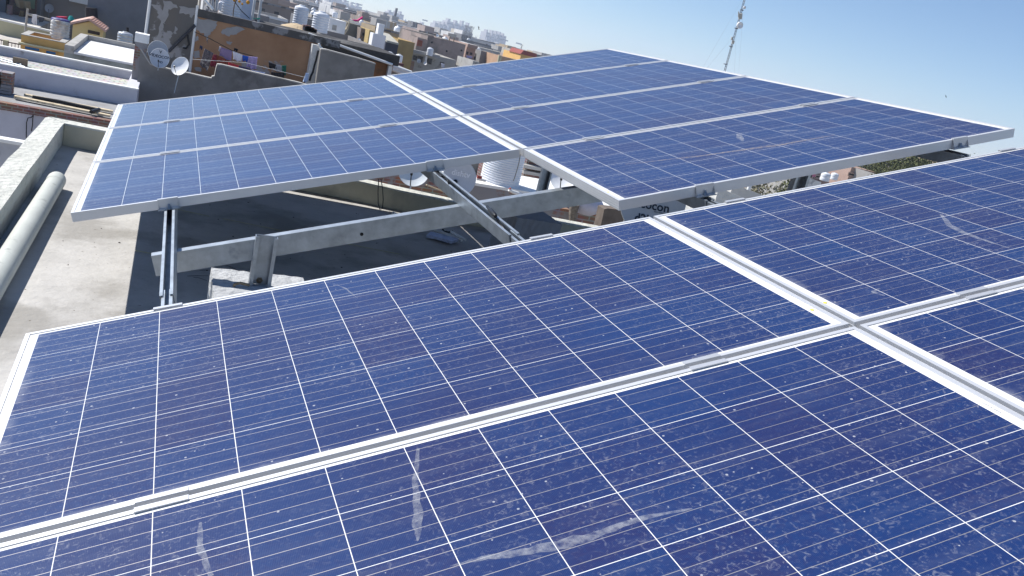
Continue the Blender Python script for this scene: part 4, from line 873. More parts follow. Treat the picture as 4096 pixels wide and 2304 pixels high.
cloth('lilac striped kurta, long, at the right of the upper line', [q5(1910, 990), q5(2062, 1003), q5(2040, 1230), q5(1865, 1175)], 26.5, M('lilac_cloth', (.52, .40, .66), .9, .2, 12), folds=7, amp=.05, **cc)
cloth('bright red cloth with pale ends on the lower line', [q5(1555, 1095), q5(1735, 1150), q5(1720, 1215), q5(1550, 1180)], 26.2, M('red_cloth', (.50, .04, .05), .9, .2), **cc)
cloth('dark navy patterned cloth on the lower line right of the red cloth', [q5(1735, 1155), q5(1945, 1205), q5(1940, 1275), q5(1730, 1225)], 26.2, M('navy_pattern', (.05, .045, .12), .9, .5, 14), **cc)
cloth('blue and white checked cloth low on the line', [q5(1960, 1225), q5(2195, 1275), q5(2195, 1330), q5(1950, 1290)], 26.2, M('blue_check_cloth', (.35, .42, .68), .9, .5, 9), **cc)
cloth('black shiny trousers on the lower line', [c2(1765, 870), c2(1925, 880), c2(1925, 955), c2(1765, 920)], 26.2, M('black_cloth', (.012, .012, .015), .7), **cc)
cloth('black top hung high on the orange wall', [c2(1735, 750), c2(1825, 780), c2(1830, 835), c2(1740, 820)], 26.8, M('black_cloth2', (.015, .015, .02), .8), **cc)
cloth('grey towel hanging right of the black top', [c2(1825, 780), c2(1895, 795), c2(1895, 875), c2(1800, 850)], 26.8, M('grey_cloth', (.30, .31, .35), .9), **cc)
cloth('dark green cloth at the right end of the lower line', [c2(1895, 790), c2(1950, 790), c2(1945, 925), c2(1900, 880)], 26.75, M('dark_green_cloth', (.02, .14, .10), .9), **cc)
cloth('pale blue cloth hanging beside the flaking white column', [c3(690, 1155), c3(735, 1165), c3(720, 1300), c3(640, 1300)], 26.9, M('pale_blue_cloth', (.42, .55, .78), .9), **cc)
cloth('small black rag pinned high above the blue shorts', [q5(1655, 838), q5(1725, 865), q5(1710, 905), q5(1650, 890)], 26.7, M('black_rag', (.02, .02, .03), .9), **cc)

# ---- roof of the orange house and beyond
ribbed = M('ribbed_tank_white', (.76, .78, .82), .4, .05, 3, spec=.5)
tank('big ribbed white tank at the top edge on the orange house roof', q5(1570, 330), 84, 150, 31, ribbed, 12)
house('rooftop_room', 'pale blue-white rooftop room beside the big ribbed tank', 'rooftop room', aty(q5(1660, 200), 32).x, aty(q5(1965, 300), 32).x, 32, 35, aty(q5(1800, -60), 32).z, M('blue_white_paint', (.55, .60, .70), .8, .05), zb=-4)
for i, (x_, y0_, y1_, d_) in enumerate(((1262, 175, -20, 'left'), (1335, 190, -20, 'second'), (1965, 350, -20, 'third'), (2075, 390, -30, 'right'))):
    dx = 55 if i > 1 else 20
    t_ = wire('pole', 'thin pale pole on the orange house roof, %s of four' % d_, [aty(q5(x_, y0_), 30.5), aty(q5(x_ + dx, y1_), 30.5)], .045, M('pale_pole', (.60, .60, .60), .6), 'pole', 'poles on the orange house roof')
tank('small white drum left of the big ribbed tank', q5(1395, 180), 16, 34, 31, ribbed, 2)
twig = wire('plant', 'bare spindly potted plant before the rooftop room', [aty(q5(1632, 300), 30.2), aty(q5(1640, 180), 30.2), aty(q5(1665, 60), 30.2), aty(q5(1700, -10), 30.2)], .02, bark, 'plant')
t = thing('marigold_plant', 'spindly plant with yellow flowers at the very top edge', 'plant', aty(q5(1890, 0), 30)); fm = M('marigold_petals', (.65, .30, .02), .8, .3, 20)
for q, r_ in ((q5(1895, 40), .07), (q5(1745, 25), .05), (q5(1795, 70), .04), (q5(1655, 5), .05)): P = aty(q, 30); MB().lathe(P, [(.001, -r_), (r_ * .8, -r_ * .6), (r_, 0), (r_ * .7, r_ * .7), (.001, r_)], 9).build('flower', fm, t)
wire('cable', 'black cable slanting down from the top onto the orange house roof', [aty(q5(1640, 0), 30), aty(q5(1780, 190), 30), aty(q5(1925, 325), 30)], .015)
cloth('strip of green netting on the roof edge by the poles', [q5(1985, 318), q5(2110, 315), q5(2100, 345), q5(2000, 330)], 30.2, M('green_net', (.02, .33, .24), .8), 'netting')
cloth('green plastic sheet lying by the sand heap', [c3(615, 480), c3(640, 500), c3(700, 545), c3(660, 530)], 33, M('green_sheet', (.02, .28, .12), .8), 'plastic sheet')
P = aty(c3(560, 500), 34); t = thing('sand_heap', 'heap of yellow sand on the roof behind the orange house', 'sand', P)
mb = MB(); mb.lathe(P + Vector((0, .5, -.3)), [(1.3, 0), (1.0, .18), (.6, .42), (.25, .55), (.001, .6)], 20); mb.build('heap', M('yellow_sand', (.55, .43, .28), .95, .15, 8, bump=.05, bs=10), t)
mb = MB(); rs = random.Random(9)
for k in range(10):
    P = aty(c3(640 + k * 16, 430 + k * 8), 33.5); mb.box(P.x, P.x + .2, P.y, P.y + .25, P.z - .1, P.z + rs.uniform(.05, .16))
tag(mb.build('loose_bricks', brick_p, loc=aty(c3(640, 430), 33.5)), 'row of loose bricks beside the sand heap', 'bricks')
house('house', 'house with a long plain grey parapet behind the orange house', 'house', aty(c3(900, 560), 46).x, aty(c3(1772, 780), 46).x, 46, 54, (aty(c3(1000, 540), 46).z + aty(c3(1700, 735), 46).z) / 2, M('mid_grey_plaster', (.21, .20, .20), .9, .12, 1), roofdust)
tank('ribbed white water tank, left of the middle pair', c3(600, 395), 58, 76, 56, ribbed, 7, group=None)
tank('ribbed white water tank, right of the middle pair and slightly nearer', c3(915, 520), 66, 82, 52, ribbed, 7)
t = house('rooftop_room', 'small white rooftop room with a pale door right of the middle tanks', 'rooftop room', aty(c3(1050, 400), 60).x, aty(c3(1320, 400), 60).x, 60, 64, aty(c3(1180, 315), 60).z, white, zb=-6)
win(t, 60, c3(1100, 375), c3(1175, 500), white, cement_l, name='door')
house('house', 'grey house with a low parapet under the small white rooftop room', 'house', aty(c3(680, 560), 58).x, aty(c3(1330, 560), 58).x, 58, 66, aty(c3(1000, 540), 58).z, cement_l)
tank('small round topped tank on the white rooftop room', c3(1150, 280), 22, 22, 61, ribbed, 2)
Y = 66
t = house('house', 'bright white narrow building with a taller slab like a chimney', 'house', aty(c3(1745, 600), Y).x, aty(c3(1955, 600), Y).x, Y, Y + 1.2, aty(c3(1850, 545), Y).z, white, zb=aty(c3(1850, 850), Y).z)
a, b = aty(c3(1860, 375), Y), aty(c3(1920, 560), Y); MB().box(a.x, b.x, Y + .2, Y + 1.0, b.z, a.z).build('chimney', white, t)
t = house('house', 'brownish cement house with a dark window in front of the city', 'house', aty(c3(1560, 480), 78).x, aty(c3(1700, 480), 78).x, 78, 88, aty(c3(1620, 455), 78).z, M('brown_cement', (.26, .21, .18), .9, .15, .8), roofdust)
win(t, 78, c3(1575, 505), c3(1640, 585), cement, darkglass)
t = house('house', 'olive grey house with pale streaks beside the leaning twig', 'house', aty(c3(1330, 400), 80).x, aty(c3(1555, 400), 80).x, 80, 90, aty(c3(1420, 375), 80).z, M('olive_grey_plaster', (.24, .22, .18), .9, .2, .6), roofdust)
t = house('house', 'yellow-brown house corner beside the bright white building', 'house', aty(c3(1690, 520), 76).x, aty(c3(1760, 520), 76).x, 76, 84, aty(c3(1720, 480), 76).z, M('mustard_plaster', (.48, .36, .16), .9, .1))
for q, r_, lb in ((c3(1530, 628), 6, 'small round dish on the low roofs, beside the bicycle-like scrap'), (c3(1445, 610), 5, 'tiny tilted dish left of the small round dish'), (c3(1712, 568), 4, 'tiny dish at the mustard house corner')): dish(lb, q, r_, 70, (-.6, -1, .5), m=dish_white, rim=dish_white, arm=False, n=16)
wire('bare_branch', 'pale leaning branch standing on a roof below the pink cloth', [aty(c3(1290, 525), 62), aty(c3(1340, 460), 62), aty(c3(1365, 390), 62), aty(c3(1375, 300), 62)], [.12, .1, .06, .03], wood, 'branch')
P = [aty(c3(*q), 85) for q in ((1420, 310), (1510, 315), (1590, 262), (1585, 300), (1530, 335), (1470, 338))]
mb = MB(); mb.extr(P[::-1], (0, .3, 0)); tag(mb.build('cloth', M('hot_pink_cloth', (.75, .02, .22), .8, .05), loc=P[0]), 'hot pink cloth fluttering above the roofs', 'cloth')
# awning house
Y = 88
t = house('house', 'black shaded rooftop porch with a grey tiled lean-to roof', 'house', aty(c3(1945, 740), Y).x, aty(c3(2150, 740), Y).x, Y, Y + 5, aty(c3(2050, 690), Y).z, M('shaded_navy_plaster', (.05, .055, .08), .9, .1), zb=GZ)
P = [aty(c3(*q), Y - .3) for q in ((1925, 560), (2130, 610), (2155, 715), (1965, 668))]; P2 = [P[0] + Vector((0, 4, 0)), P[1] + Vector((0, 4, 0)), P[2], P[3]]; MB().extr(P2[::-1], (0, 0, .2)).build('tiled_roof', M('weathered_tiles', (.45, .43, .37), .9, .25, 4), t)
t = house('house', 'ochre yellow walled terrace house right of the black porch', 'house', aty(c4(310, 600), 92).x, aty(c4(540, 640), 92).x, 92, 100, aty(c4(420, 560), 92).z, M('dull_ochre_plaster', (.42, .29, .12), .9, .15, 1), roofdust)
tank('plain white drum tank, left of the low pair near the panels', c4(200, 832), 30, 34, 60, plastic_white, 1)
tank('plain white drum tank, right of the low pair near the panels', c4(328, 866), 30, 34, 60, plastic_white, 1)
house('house', 'low maroon walled roof under the two white drums', 'house', aty(c4(0, 780), 59).x, aty(c4(400, 860), 59).x, 59, 64, aty(c4(200, 835), 59).z, M('maroon_paint', (.14, .05, .06), .9), zb=GZ, par=.0)
# grey house with brick side
Y = 95
t = house('house', 'grey house with an exposed red brick corner and tall dark doorways', 'house', aty(c4(430, 800), Y).x, aty(c4(1110, 860), Y).x, Y, Y + 9, aty(c4(560, 700), Y).z, cement_l, roofdust, par=.3)
x_, x2_ = aty(c4(395, 800), Y).x, aty(c4(540, 850), Y).x; MB().box(x_, x2_, Y - .15, Y - .01, GZ, aty(c4(470, 830), Y).z).build('brick_corner', brick_far, t)
for a_, b_ in (((528, 755), (575, 835)), ((592, 762), (650, 862)), ((708, 790), (775, 890))): win(t, Y, c4(*a_), c4(*b_), cement, darkglass, name='door')
win(t, Y, c4(895, 845), c4(945, 905), cement, darkglass)
a, b = aty(c4(440, 690), Y), aty(c4(850, 800), Y); MB().box(a.x - .5, b.x, Y - 1.2, Y - .16, (a.z + b.z) / 2, (a.z + b.z) / 2 + .35).build('balcony_slab', M('slab_grey', (.33, .33, .33), .9), t)
a, b = aty(c4(705, 750), Y - 1.0), aty(c4(690, 860), Y - 1.0); MB().tube([Vector((a.x, Y - 1, a.z)), Vector((b.x, Y - 1, b.z))], .16, 8).build('pillar', white, t)
dish('grey dish on the floor of the grey house doorway', c4(603, 838), 8, 93, (-.2, -1, .3), n=20); dish('white dish at the foot of the white pillar', c4(690, 868), 7, 92.5, (-.6, -1, .5), m=dish_white, rim=dish_white, n=20)
tank('white ribbed tank standing in front of the big pink-brown wall', c4(757, 768), 26, 32, 93, ribbed, 5)
house('house', 'small orange-brown doorway room above the grey house', 'house', aty(c4(580, 560), 99).x, aty(c4(715, 600), 99).x, 99, 104, aty(c4(640, 525), 99).z, pinkwall, zb=-8)
win(bpy.data.objects[bpy.context.scene.collection.objects[-3].name] if False else thing('door', 'brown door of the small room above the grey house', 'door', aty(c4(615, 620), 98.9)), 98.9, c4(590, 545), c4(640, 640), redpaint, M('brown_door', (.20, .07, .04), .8), name='leaf_frame')
cloth('white washing drying in front of the grey house', [c4(905, 865), c4(955, 880), c4(950, 935), c4(915, 925)], 90, clw, 'laundry', 3, .1)
# big pinkish wall
Y = 110
a, b = aty(c4(732, 485), Y), aty(c4(1245, 625), Y)
t = house('house', 'big windowless pink-brown building with dark weather stains', 'house', a.x, b.x, Y, Y + 16, (a.z + b.z) / 2, pinkwall, roofdust, coping=cement)
wn_ = M('hole_dark', (.02, .02, .02), .9)
mb = MB()
for q in ((782, 582), (1187, 693), (1145, 893), (985, 702)): P = aty(c4(*q), Y - .01); mb.lathe(P, [(.001, .03), (.13, .03), (.13, 0)], 10, (Vector((1, 0, 0)), Vector((0, 0, 1)), Vector((0, -1, 0))))
mb.build('vent_holes', wn_, t)
t2 = thing('billboard', 'small white framed hoarding on legs atop the pink-brown building', 'hoarding', aty(c4(1070, 540), Y + 4)); a, b = aty(c4(1010, 450), Y + 4), aty(c4(1115, 520), Y + 4); MB().box(a.x, b.x, Y + 4, Y + 4.2, b.z, a.z).build('board', cement_l, t2)
for x_ in (a.x + .3, b.x - .3): MB().box(x_, x_ + .12, Y + 4, Y + 4.12, b.z - 1.6, b.z - .01).build('leg', rust, t2)
dish('white dish on the roof of the pink-brown building', c4(860, 487), 6, Y + 3, (-.5, -1, .4), m=dish_white, rim=dish_white, n=16)
# pink balconied house
Y = 122
t = house('house', 'pink house with balconies right of the big stained wall', 'house', aty(c4(1250, 700), Y).x, aty(c4(1380, 700), Y).x, Y, Y + 10, aty(c4(1300, 610), Y).z, salmon, roofdust)
for a_, b_ in (((1255, 700), (1280, 760)), ((1300, 710), (1335, 765))): win(t, Y, c4(*a_), c4(*b_), salmon, darkglass)
a, b = aty(c4(1225, 790), Y), aty(c4(1370, 830), Y); MB().box(a.x, b.x, Y - 1.4, Y - .06, (a.z + b.z) / 2 - .5, (a.z + b.z) / 2).build('balcony', salmon, t)
MB().box(a.x, b.x, Y - .05, Y - .01, GZ, (a.z + b.z) / 2 - 1.0).build('dark_ground_floor', darkgrey, t)
a, b = aty(c4(1240, 640), Y), aty(c4(1378, 668), Y); MB().box(a.x, b.x, Y - 1.0, Y - .06, (a.z + b.z) / 2, (a.z + b.z) / 2 + .5).build('canopy', salmon, t)
cloth('lilac washing on the balcony of the pink house', [c4(1255, 760), c4(1340, 775), c4(1330, 800), c4(1260, 795)], Y - 1.6, M('lilac_wash', (.45, .42, .66), .9), 'laundry', 4, .1)
Y = 126
t = house('house', 'beige house with a dark window between the pink house and grey houses', 'house', aty(c4(1365, 780), Y).x, aty(c4(1455, 780), Y).x, Y, Y + 8, aty(c4(1400, 735), Y).z, M('beige_plaster', (.42, .36, .28), .9), roofdust)
win(t, Y, c4(1360, 765), c4(1390, 830), white, darkglass)
tank('white tank on a rooftop above the beige house', c4(1425, 715), 14, 16, 128, ribbed, 3)
house('house', 'light grey house with a slanting shade in front of the right towers', 'house', aty(c4(1440, 790), 124).x, aty(c4(1665, 840), 124).x, 124, 134, aty(c4(1540, 715), 124).z, M('slate_grey_plaster', (.26, .26, .26), .9, .12, .5), roofdust)
house('house', 'small orange-pink terrace house just above the far panels', 'house', aty(c4(1700, 830), 118).x, aty(c4(1930, 860), 118).x, 118, 126, aty(c4(1820, 790), 118).z, M('peach_plaster', (.50, .33, .22), .9, .12, .5), roofdust)
wire('post', 'cream concrete post standing on the roofs before the right towers', [aty(c4(1695, 880), 112), aty(c4(1720, 760), 112)], .25, khaki, 'post')
house('house', 'low pale grey parapet house at the edge of the far panels', 'house', aty(c4(1340, 880), 90).x, aty(c4(1370, 890), 90).x + .5, 90, 96, aty(c4(1350, 835), 90).z, cement_l, roofdust)
Y = 140
t = house('house', 'yellow house with a dark red open-topped upper storey at the end of the skyline', 'house', aty(c4(2000, 780), Y).x, aty(c4(2215, 800), Y).x, Y, Y + 9, aty(c4(2100, 765), Y).z, ochre, roofdust)
P = [aty(c4(*q), Y - .1) for q in ((2045, 690), (2222, 738), (2222, 795), (1998, 742))]; MB().extr([P[3], P[2], P[1], P[0]], (0, 6, 0)).build('red_storey', redpaint, t)
# telecom mast clusters
def antenna_mast(label, q0, q1_, Y, n, wpx, group=None):
    a, b = aty(q0, Y), aty(q1_, Y); t = thing('telecom_mast', label, 'telecom mast', a); s = depth(a) / FPX; st = M('grey_steel', (.35, .36, .38), .6, .1)
    b = Vector((a.x, a.y, b.z)); w = wpx * s / 2; mb = MB(); rs = random.Random(int(Y))
    for sx, sy in ((-1, -1), (1, -1), (1, 1), (-1, 1)): mb.tube([a + Vector((sx * w * .5, sy * w * .5, 0)), b + Vector((sx * w * .25, sy * w * .25, 0))], w * .07, 5)
    for k in range(6):
        z = a.z + (b.z - a.z) * k / 6; z2 = a.z + (b.z - a.z) * (k + 1) / 6; mb.tube([(a.x - w * .45, a.y, z), (a.x + w * .4, a.y, z2)], w * .05, 4); mb.tube([(a.x + w * .45, a.y, z), (a.x - w * .4, a.y, z2)], w * .05, 4)
    mb.build('lattice', st, t)
    for k in range(n):
        an = 2 * PI * k / n; z = b.z - (b.z - a.z) * (.1 + .25 * (k % 3)); p = Vector((a.x + math.cos(an) * w, a.y + math.sin(an) * w, z)); MB().box(p.x - w * .12, p.x + w * .12, p.y - w * .08, p.y + w * .08, p.z - (b.z - a.z) * .09, p.z + (b.z - a.z) * .09).build('antenna', st, t)
    return t
antenna_mast('telecom mast crowded with antennas, left one of the close pair before the towers', c4(1225, 545), c4(1225, 335), 131, 9, 16)
antenna_mast('telecom mast crowded with antennas, right one of the close pair before the towers', c4(1290, 560), c4(1300, 350), 133, 9, 18)
antenna_mast('small telecom mast beside the dark red storey', c4(1990, 745), c4(2005, 605), 150, 6, 9)
antenna_mast('slender telecom mast left of the white building on the skyline', c3(1955, 320), c3(1960, 190), 300, 5, 6)
antenna_mast('short telecom mast on the left part of the skyline', c3(1640, 230), c3(1640, 150), 300, 5, 6)
wire('smokestack', 'thin dark chimney stack on the skyline', [aty(c3(2085, 330), 600), aty(c3(2130, 130), 600)], .9, M('dark_stack', (.10, .10, .12), .9), 'chimney')

# ---- guyed mast at right
st = M('mast_steel', (.24, .25, .29), .5, .1, metal=.4)
a, b = aty((2897, 287), 60), aty((2985, -30), 60)
t = thing('radio_mast', 'tall slender guyed lattice mast with small antennas against the blue sky', 'mast', (a.x, a.y, GZ)); b = Vector((a.x, a.y, b.z + .5)); b0 = Vector((a.x, a.y, -6)); w = .07
top = aty((2985, -30), 60); d = (top - a).normalized(); b = a + d * ((top - a).length + 1.0); b0 = a - d * 6
mb = MB(); perp = [Vector((-w, -w * .6, 0)), Vector((w, -w * .6, 0)), Vector((0, w, 0))]
for p in perp: mb.tube([b0 + p, b + p], .022, 6)
n = 60
for k in range(n):
    p, q = b0.lerp(b, k / n), b0.lerp(b, (k + 1) / n)
    for i in range(3): mb.tube([p + perp[i], q + perp[(i + 1) % 3]], .012, 4, caps=False)
mb.build('lattice', st, t)
for (x_, y_), (x2, y2), r_ in (((1040, 250), (1030, 360), .16), ((1005, 215), (1000, 320), .05), ((905, 760), (890, 820), .12), ((885, 690), (870, 750), .08)):
    cm = cr(2740, 0, .214); MB().tube([aty(cm(x_, y_), 59.7), aty(cm(x2, y2), 59.7)], r_, 8).build('antenna', M('antenna_beige', (.50, .48, .42), .6), t)
P = aty((2740 + 1018 * .214, 472 * .214), 59.6); MB().lathe(P, [(.001, .05), (.2, .12), (.27, .15), (.27, -.05), (.001, -.05)], 16, (Vector((1, 0, 0)), Vector((0, 0, 1)), Vector((0, -1, 0)))).build('drum_antenna', dish_white, t)
P = aty((2740 + 1112 * .214, 140 * .214), 59.6); MB().lathe(P, [(.001, .05), (.12, .05), (.12, -.05), (.001, -.05)], 12, (Vector((1, 0, 0)), Vector((0, 0, 1)), Vector((0, -1, 0)))).build('drum_antenna', dish_white, t)
for y_ in (190, 530, 868, 1200):
    P = aty((2740 + (1060 - (y_ - 190) * .30) * .214, y_ * .214), 60); MB().box(P.x - .12, P.x + .12, P.y - .1, P.y + .1, P.z - .03, P.z + .03).build('collar', M('mast_dark', (.12, .12, .14), .6), t)
for i, (qa, qb) in enumerate((((2985, -30), (2800, 290)), ((2930, 150), (2826, 275)), ((2945, 120), (2938, 290)), ((2975, 10), (2955, 290)))): MB().tube([aty(qa, 60), aty(qb, 62)], .0035, 4).build('guy_wire', st, t)

# ---- behind the slit at right of the gap: brick parapet, dishes, tank
Y = 13.2
tp = [(1300, 560), g16(-100, 60), g16(450, 260), g16(1180, 480), g16(1930, 660), (2300, 900)]
zt_ = aty(g16(1300, 440), Y).z
t = thing('wall', 'half plastered red brick wall behind the cream parapet, carrying the ribbed tank', 'wall', (6, Y, GZ))
xa, xb = aty((1350, 650), Y).x, aty((2180, 800), Y).x
MB().box(xa, xb, Y, Y + .23, GZ, zt_).build('masonry', brick_p, t); MB().box(xa, xb + .02, Y - .01, Y + .9, zt_ + .002, zt_ + .06).build('coping', whitewash, t)
MB().box(xa, aty(g16(1450, 300), Y + .5).x, Y + 1.0, Y + 5, zt_ - 1, zt_ + .55).build('wall', cement, thing('rooftop_room', 'dark grey cement wall seen behind the lettered grey dish', 'rooftop room', (5.5, Y + 1, zt_)))
tank('ribbed white water tank with fine ribs in the slit, half in shade', g16(1800, 560), 162, 250, Y + .1, ribbed, 22)
P = aty(g16(1360, 290), Y - .1); t = thing('tap', 'red handled tap on a white pipe left of the ribbed tank', 'tap', P); MB().tube([aty(g16(1325, 290), Y - .1), aty(g16(1400, 300), Y - .1)], .035, 6).build('handle', redpaint, t); MB().tube([aty(g16(1310, 325), Y), aty(g16(1380, 335), Y), aty(g16(1470, 355), Y)], .03, 8).build('pipe', whitewash, t)
P = aty(g16(1870, 510), Y - .2); t = thing('tap', 'white pipe elbow with a red valve at the foot of the ribbed tank', 'tap', P); MB().tube([P, aty(g16(1930, 545), Y - .2), aty(g16(2080, 590), Y - .2)], .035, 8).build('pipe', whitewash, t); MB().tube([aty(g16(1885, 485), Y - .2), aty(g16(1890, 500), Y - .2)], .03, 6).build('handle', redpaint, t)
wire('rope', 'knotted pale rope hanging from the panel corner before the ribbed tank', [aty(q, 1.02) for q in ((2081, 618), (2076, 650), (2068, 680), (2058, 712), (2053, 724))], .0022, M('dirty_rope', (.35, .33, .30), .9, .4, 60), 'rope')
house('stair_house', 'dark brick rooftop room right of the ribbed tank', 'rooftop room', aty(g16(2115, 300), 16).x, aty(g16(2470, 300), 16).x, 16, 20, aty(g16(2200, 0), 16).z + .5, brick, zb=GZ)
for y_ in (100, 200): P = aty(g16(2230, y_ + 10), 15.9); t_ = MB().box(P.x - .2, P.x + 2, 15.8, 15.99, P.z - .05, P.z + .03); tag(t_.build('ledge', cement_l, loc=P), 'thin %s cement ledge on the dark brick rooftop room' % ('upper' if y_ == 100 else 'lower'), 'ledge')
MB().box(aty(g16(2100, 540), 13.5).x, aty(g16(2300, 560), 13.5).x + 3, 13.44, 15.5, GZ, aty(g16(2200, 545), 13.5).z).build('slab', whitewash, thing('terrace', 'whitewashed ledge strip beside the foot of the ribbed tank', 'terrace', (8, 13.5, GZ)))
_, W, r, dep = dish('grey dish with white lettering behind the diagonal rail', g16(1020, 310), 67, 12.6, (-.2, -1, .28), text=[('dishtv', .155, .02, .045, ink_white, 1.0)], arm=False, polelen=.5)
tt = bpy.data.objects['satellite_dish' if 'satellite_dish' not in bpy.data.objects else [o.name for o in COL.objects if o.get('label') == 'grey dish with white lettering behind the diagonal rail'][0]]
MB().tube([W(r * (.10 + .46 * k / 8), r * (.42 + .06 * math.sin(PI * k / 8) ** 1 - (.22 * (k / 8) ** 3)), -dep * .62) for k in range(9)], r * .012, 4).build('swoosh', ink_white, tt)
MB().lathe(W(-r * .18, -r * .25, -dep * .85), [(.001, .03), (.045, .03), (.045, -.02)], 12, (W(1, 0, 0) - W(0, 0, 0), W(0, 1, 0) - W(0, 0, 0), W(0, 0, 1) - W(0, 0, 0))).build('hub', black, tt)
dish('pale dish left of the diagonal rail, upper half hidden by the panel frame', g16(245, 180), 62, 12.7, (-.45, -1, .5), m=M('pale_dish', (.62, .66, .68), .5, .08, 4, spec=.5), polelen=.4)
dish('white dish with arm shadows under the jutting panel edge', g21(430, 30), 56, 13.0, (-.8, -1, .6), m=dish_white, rim=dish_white)
wire('stick', 'thin pale stick leaning on the brick wall under the dish', [aty(g16(450, 425), 12.9), aty(g16(870, 590), 12.9)], .016, wood, 'stick')
# second brick wall, lower right
Y = 9.2; a, b = aty(g21(-60, 480), Y), aty(g21(1110, 640), Y)
t = thing('wall', 'crumbling brick and plaster wall under the long beam', 'wall', (a.x, Y, GZ)); P = [aty(g21(*q), Y) for q in ((-500, 440), (0, 520), (300, 520), (560, 555), (760, 590), (1100, 650))]
MB().extr([Vector((P[-1].x, Y, GZ)), *P[::-1], Vector((P[0].x, Y, GZ))][::-1], (0, .25, 0)).build('masonry', brick_p, t)
wire('dry_log', 'dry split wooden post standing against the crumbling brick wall', [aty(g21(*q), Y - .15) for q in ((590, 470), (565, 600), (550, 770))], [.08, .07, .055], bark, 'log')
P = aty(g21(770, 495), Y); t = thing('cloth_bundle', 'pale lavender cloth bundle resting on the crumbling brick wall', 'bundle', P); mb = MB(); ax = (Vector((1, 0, -.1)).normalized(), Vector((0, 1, 0)), Vector((.1, 0, 1)).normalized())
mb.lathe(P + Vector((0, .15, 0)), [(.001, -.16), (.2, -.14), (.33, -.04), (.36, .08), (.28, .16), (.001, .2)], 18, ax); mb.build('bundle', M('lavender_cloth', (.50, .50, .60), .9, .08, 5, bump=.02, bs=8), t)
cloth('dark blue tarpaulin hanging over the crumbling wall', [g21(880, 515), g21(950, 540), g21(1090, 650), g21(830, 585)], Y - .08, M('blue_tarpaulin', (.03, .05, .14), .7, .2, 8), 'tarpaulin', 3, .03, 'tarpaulin')
wall('brown stained stone slab wall with a pale broken top beside the big lettered dish', [g21(1060, 540), g21(1110, 530), g21(1400, 560), g21(1400, 1200), g21(1060, 1200)], 7.2, .2, M('brown_stained_stone', (.16, .13, .11), .9, .3, 3, stain=(.38, .34, .26), st=(4, .62, .06)), low=-4)
MB().box(aty(g21(900, 420), 24).x, aty(g21(1500, 600), 24).x, 24, 30, GZ, aty(g21(1000, 420), 24).z).build('wall', M('dusty_pink_plaster', (.52, .36, .34), .9, .05), thing('house', 'dusty pink house glimpsed under the beam end', 'house', (9, 24, GZ)))
# big lettered dish near the roof edge
Pd = aty((2614, 800), 4.6)
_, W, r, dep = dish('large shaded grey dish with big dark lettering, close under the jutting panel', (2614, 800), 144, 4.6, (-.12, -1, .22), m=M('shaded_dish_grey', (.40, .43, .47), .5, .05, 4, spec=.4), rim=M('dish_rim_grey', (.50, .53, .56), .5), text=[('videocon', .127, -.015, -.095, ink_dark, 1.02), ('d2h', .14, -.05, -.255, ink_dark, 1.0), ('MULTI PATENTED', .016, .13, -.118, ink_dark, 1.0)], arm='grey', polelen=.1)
# right slit: terraces, trees, houses
Y = 10.5
wall('sunlit white wall block with a rough face in the right slit', [g27(560, 380), g27(620, 378), g27(870, 480), g27(870, 640), g27(560, 640)], Y, 1.2, M('rough_white_wall', (.66, .65, .61), .9, .1, 4, bump=.02, bs=14), low=GZ)
wall('pale dusty parapet slope behind the white wall block in the right slit', [g27(740, 345), g27(830, 338), g27(1120, 450), g27(1120, 560), g27(740, 560)], 13, .3, M('pale_dusty_wall', (.60, .58, .54), .9, .1, 4), low=GZ)
wall('dark grey wall wedge left of the white wall block', [g27(470, 400), g27(560, 390), g27(560, 600), g27(470, 600)], 10.9, .2, cement, low=GZ)
wire('pipe', 'short white pipe stub leaning on the pale parapet', [aty(g27(945, 385), 12.8), aty(g27(968, 322), 12.8)], .05, whitewash, 'pipe')
def tree(label, qtop, Y, R_, hgt, seed, dens=900, leaf=.14, m=None, twigs=True):
    P = aty(qtop, Y); base = Vector((P.x, P.y, GZ)); t = thing('tree', label, 'tree', base, 'trees in the right slit'); rs = random.Random(seed)
    ctr = P + Vector((0, 0, -hgt / 2)); mb = MB(); mb.tube([base, base.lerp(ctr, .5) + Vector((.2, 0, 0)), ctr], [R_ * .09, R_ * .07, R_ * .05], 8)
    cl = []
    for k in range(16):
        a_, e_ = rs.uniform(0, 2 * PI), rs.uniform(-.5, 1); p = ctr + Vector((math.cos(a_) * R_ * .75 * math.sqrt(1 - e_ * e_ * .6), math.sin(a_) * R_ * .75, e_ * hgt * .42)) * 1.0; cl.append(p)
        mb.tube([ctr - Vector((0, 0, hgt * .3)), ctr.lerp(p, .5) + Vector((0, 0, .1)), p], [R_ * .04, R_ * .025, R_ * .008], 5)
    mb.build('trunk', bark, t); mb = MB()
    for k in range(dens):
        c = rs.choice(cl); rr_ = R_ * .42; p = c + Vector((rs.gauss(0, 1) * rr_ * .5, rs.gauss(0, 1) * rr_ * .5, rs.gauss(0, 1) * rr_ * .4)); s = leaf * rs.uniform(.6, 1.4)
        a_ = Vector((rs.uniform(-1, 1), rs.uniform(-1, 1), rs.uniform(-1, 1))).normalized() * s; b_ = a_.cross(Vector((rs.uniform(-1, 1), rs.uniform(-1, 1), rs.uniform(-1, 1)))).normalized() * s * .6
        mb.add([p - a_, p + b_, p + a_, p - b_], [(0, 1, 2, 3)])
    mb.build('crown', m or leafm, t)
leafm = M('olive_foliage', (.085, .095, .035), .8, .45, 1.5); dry = M('dry_foliage', (.22, .20, .13), .9, .5, 2)
tree('sparse dry tree with bare twigs behind the pale parapet', g27(1120, 200), 40, 3.4, 6, 1, 5200, .10, dry); tree('small dry olive tree left of the tall post', g27(1290, 215), 46, 2.6, 5, 2, 3600, .10)
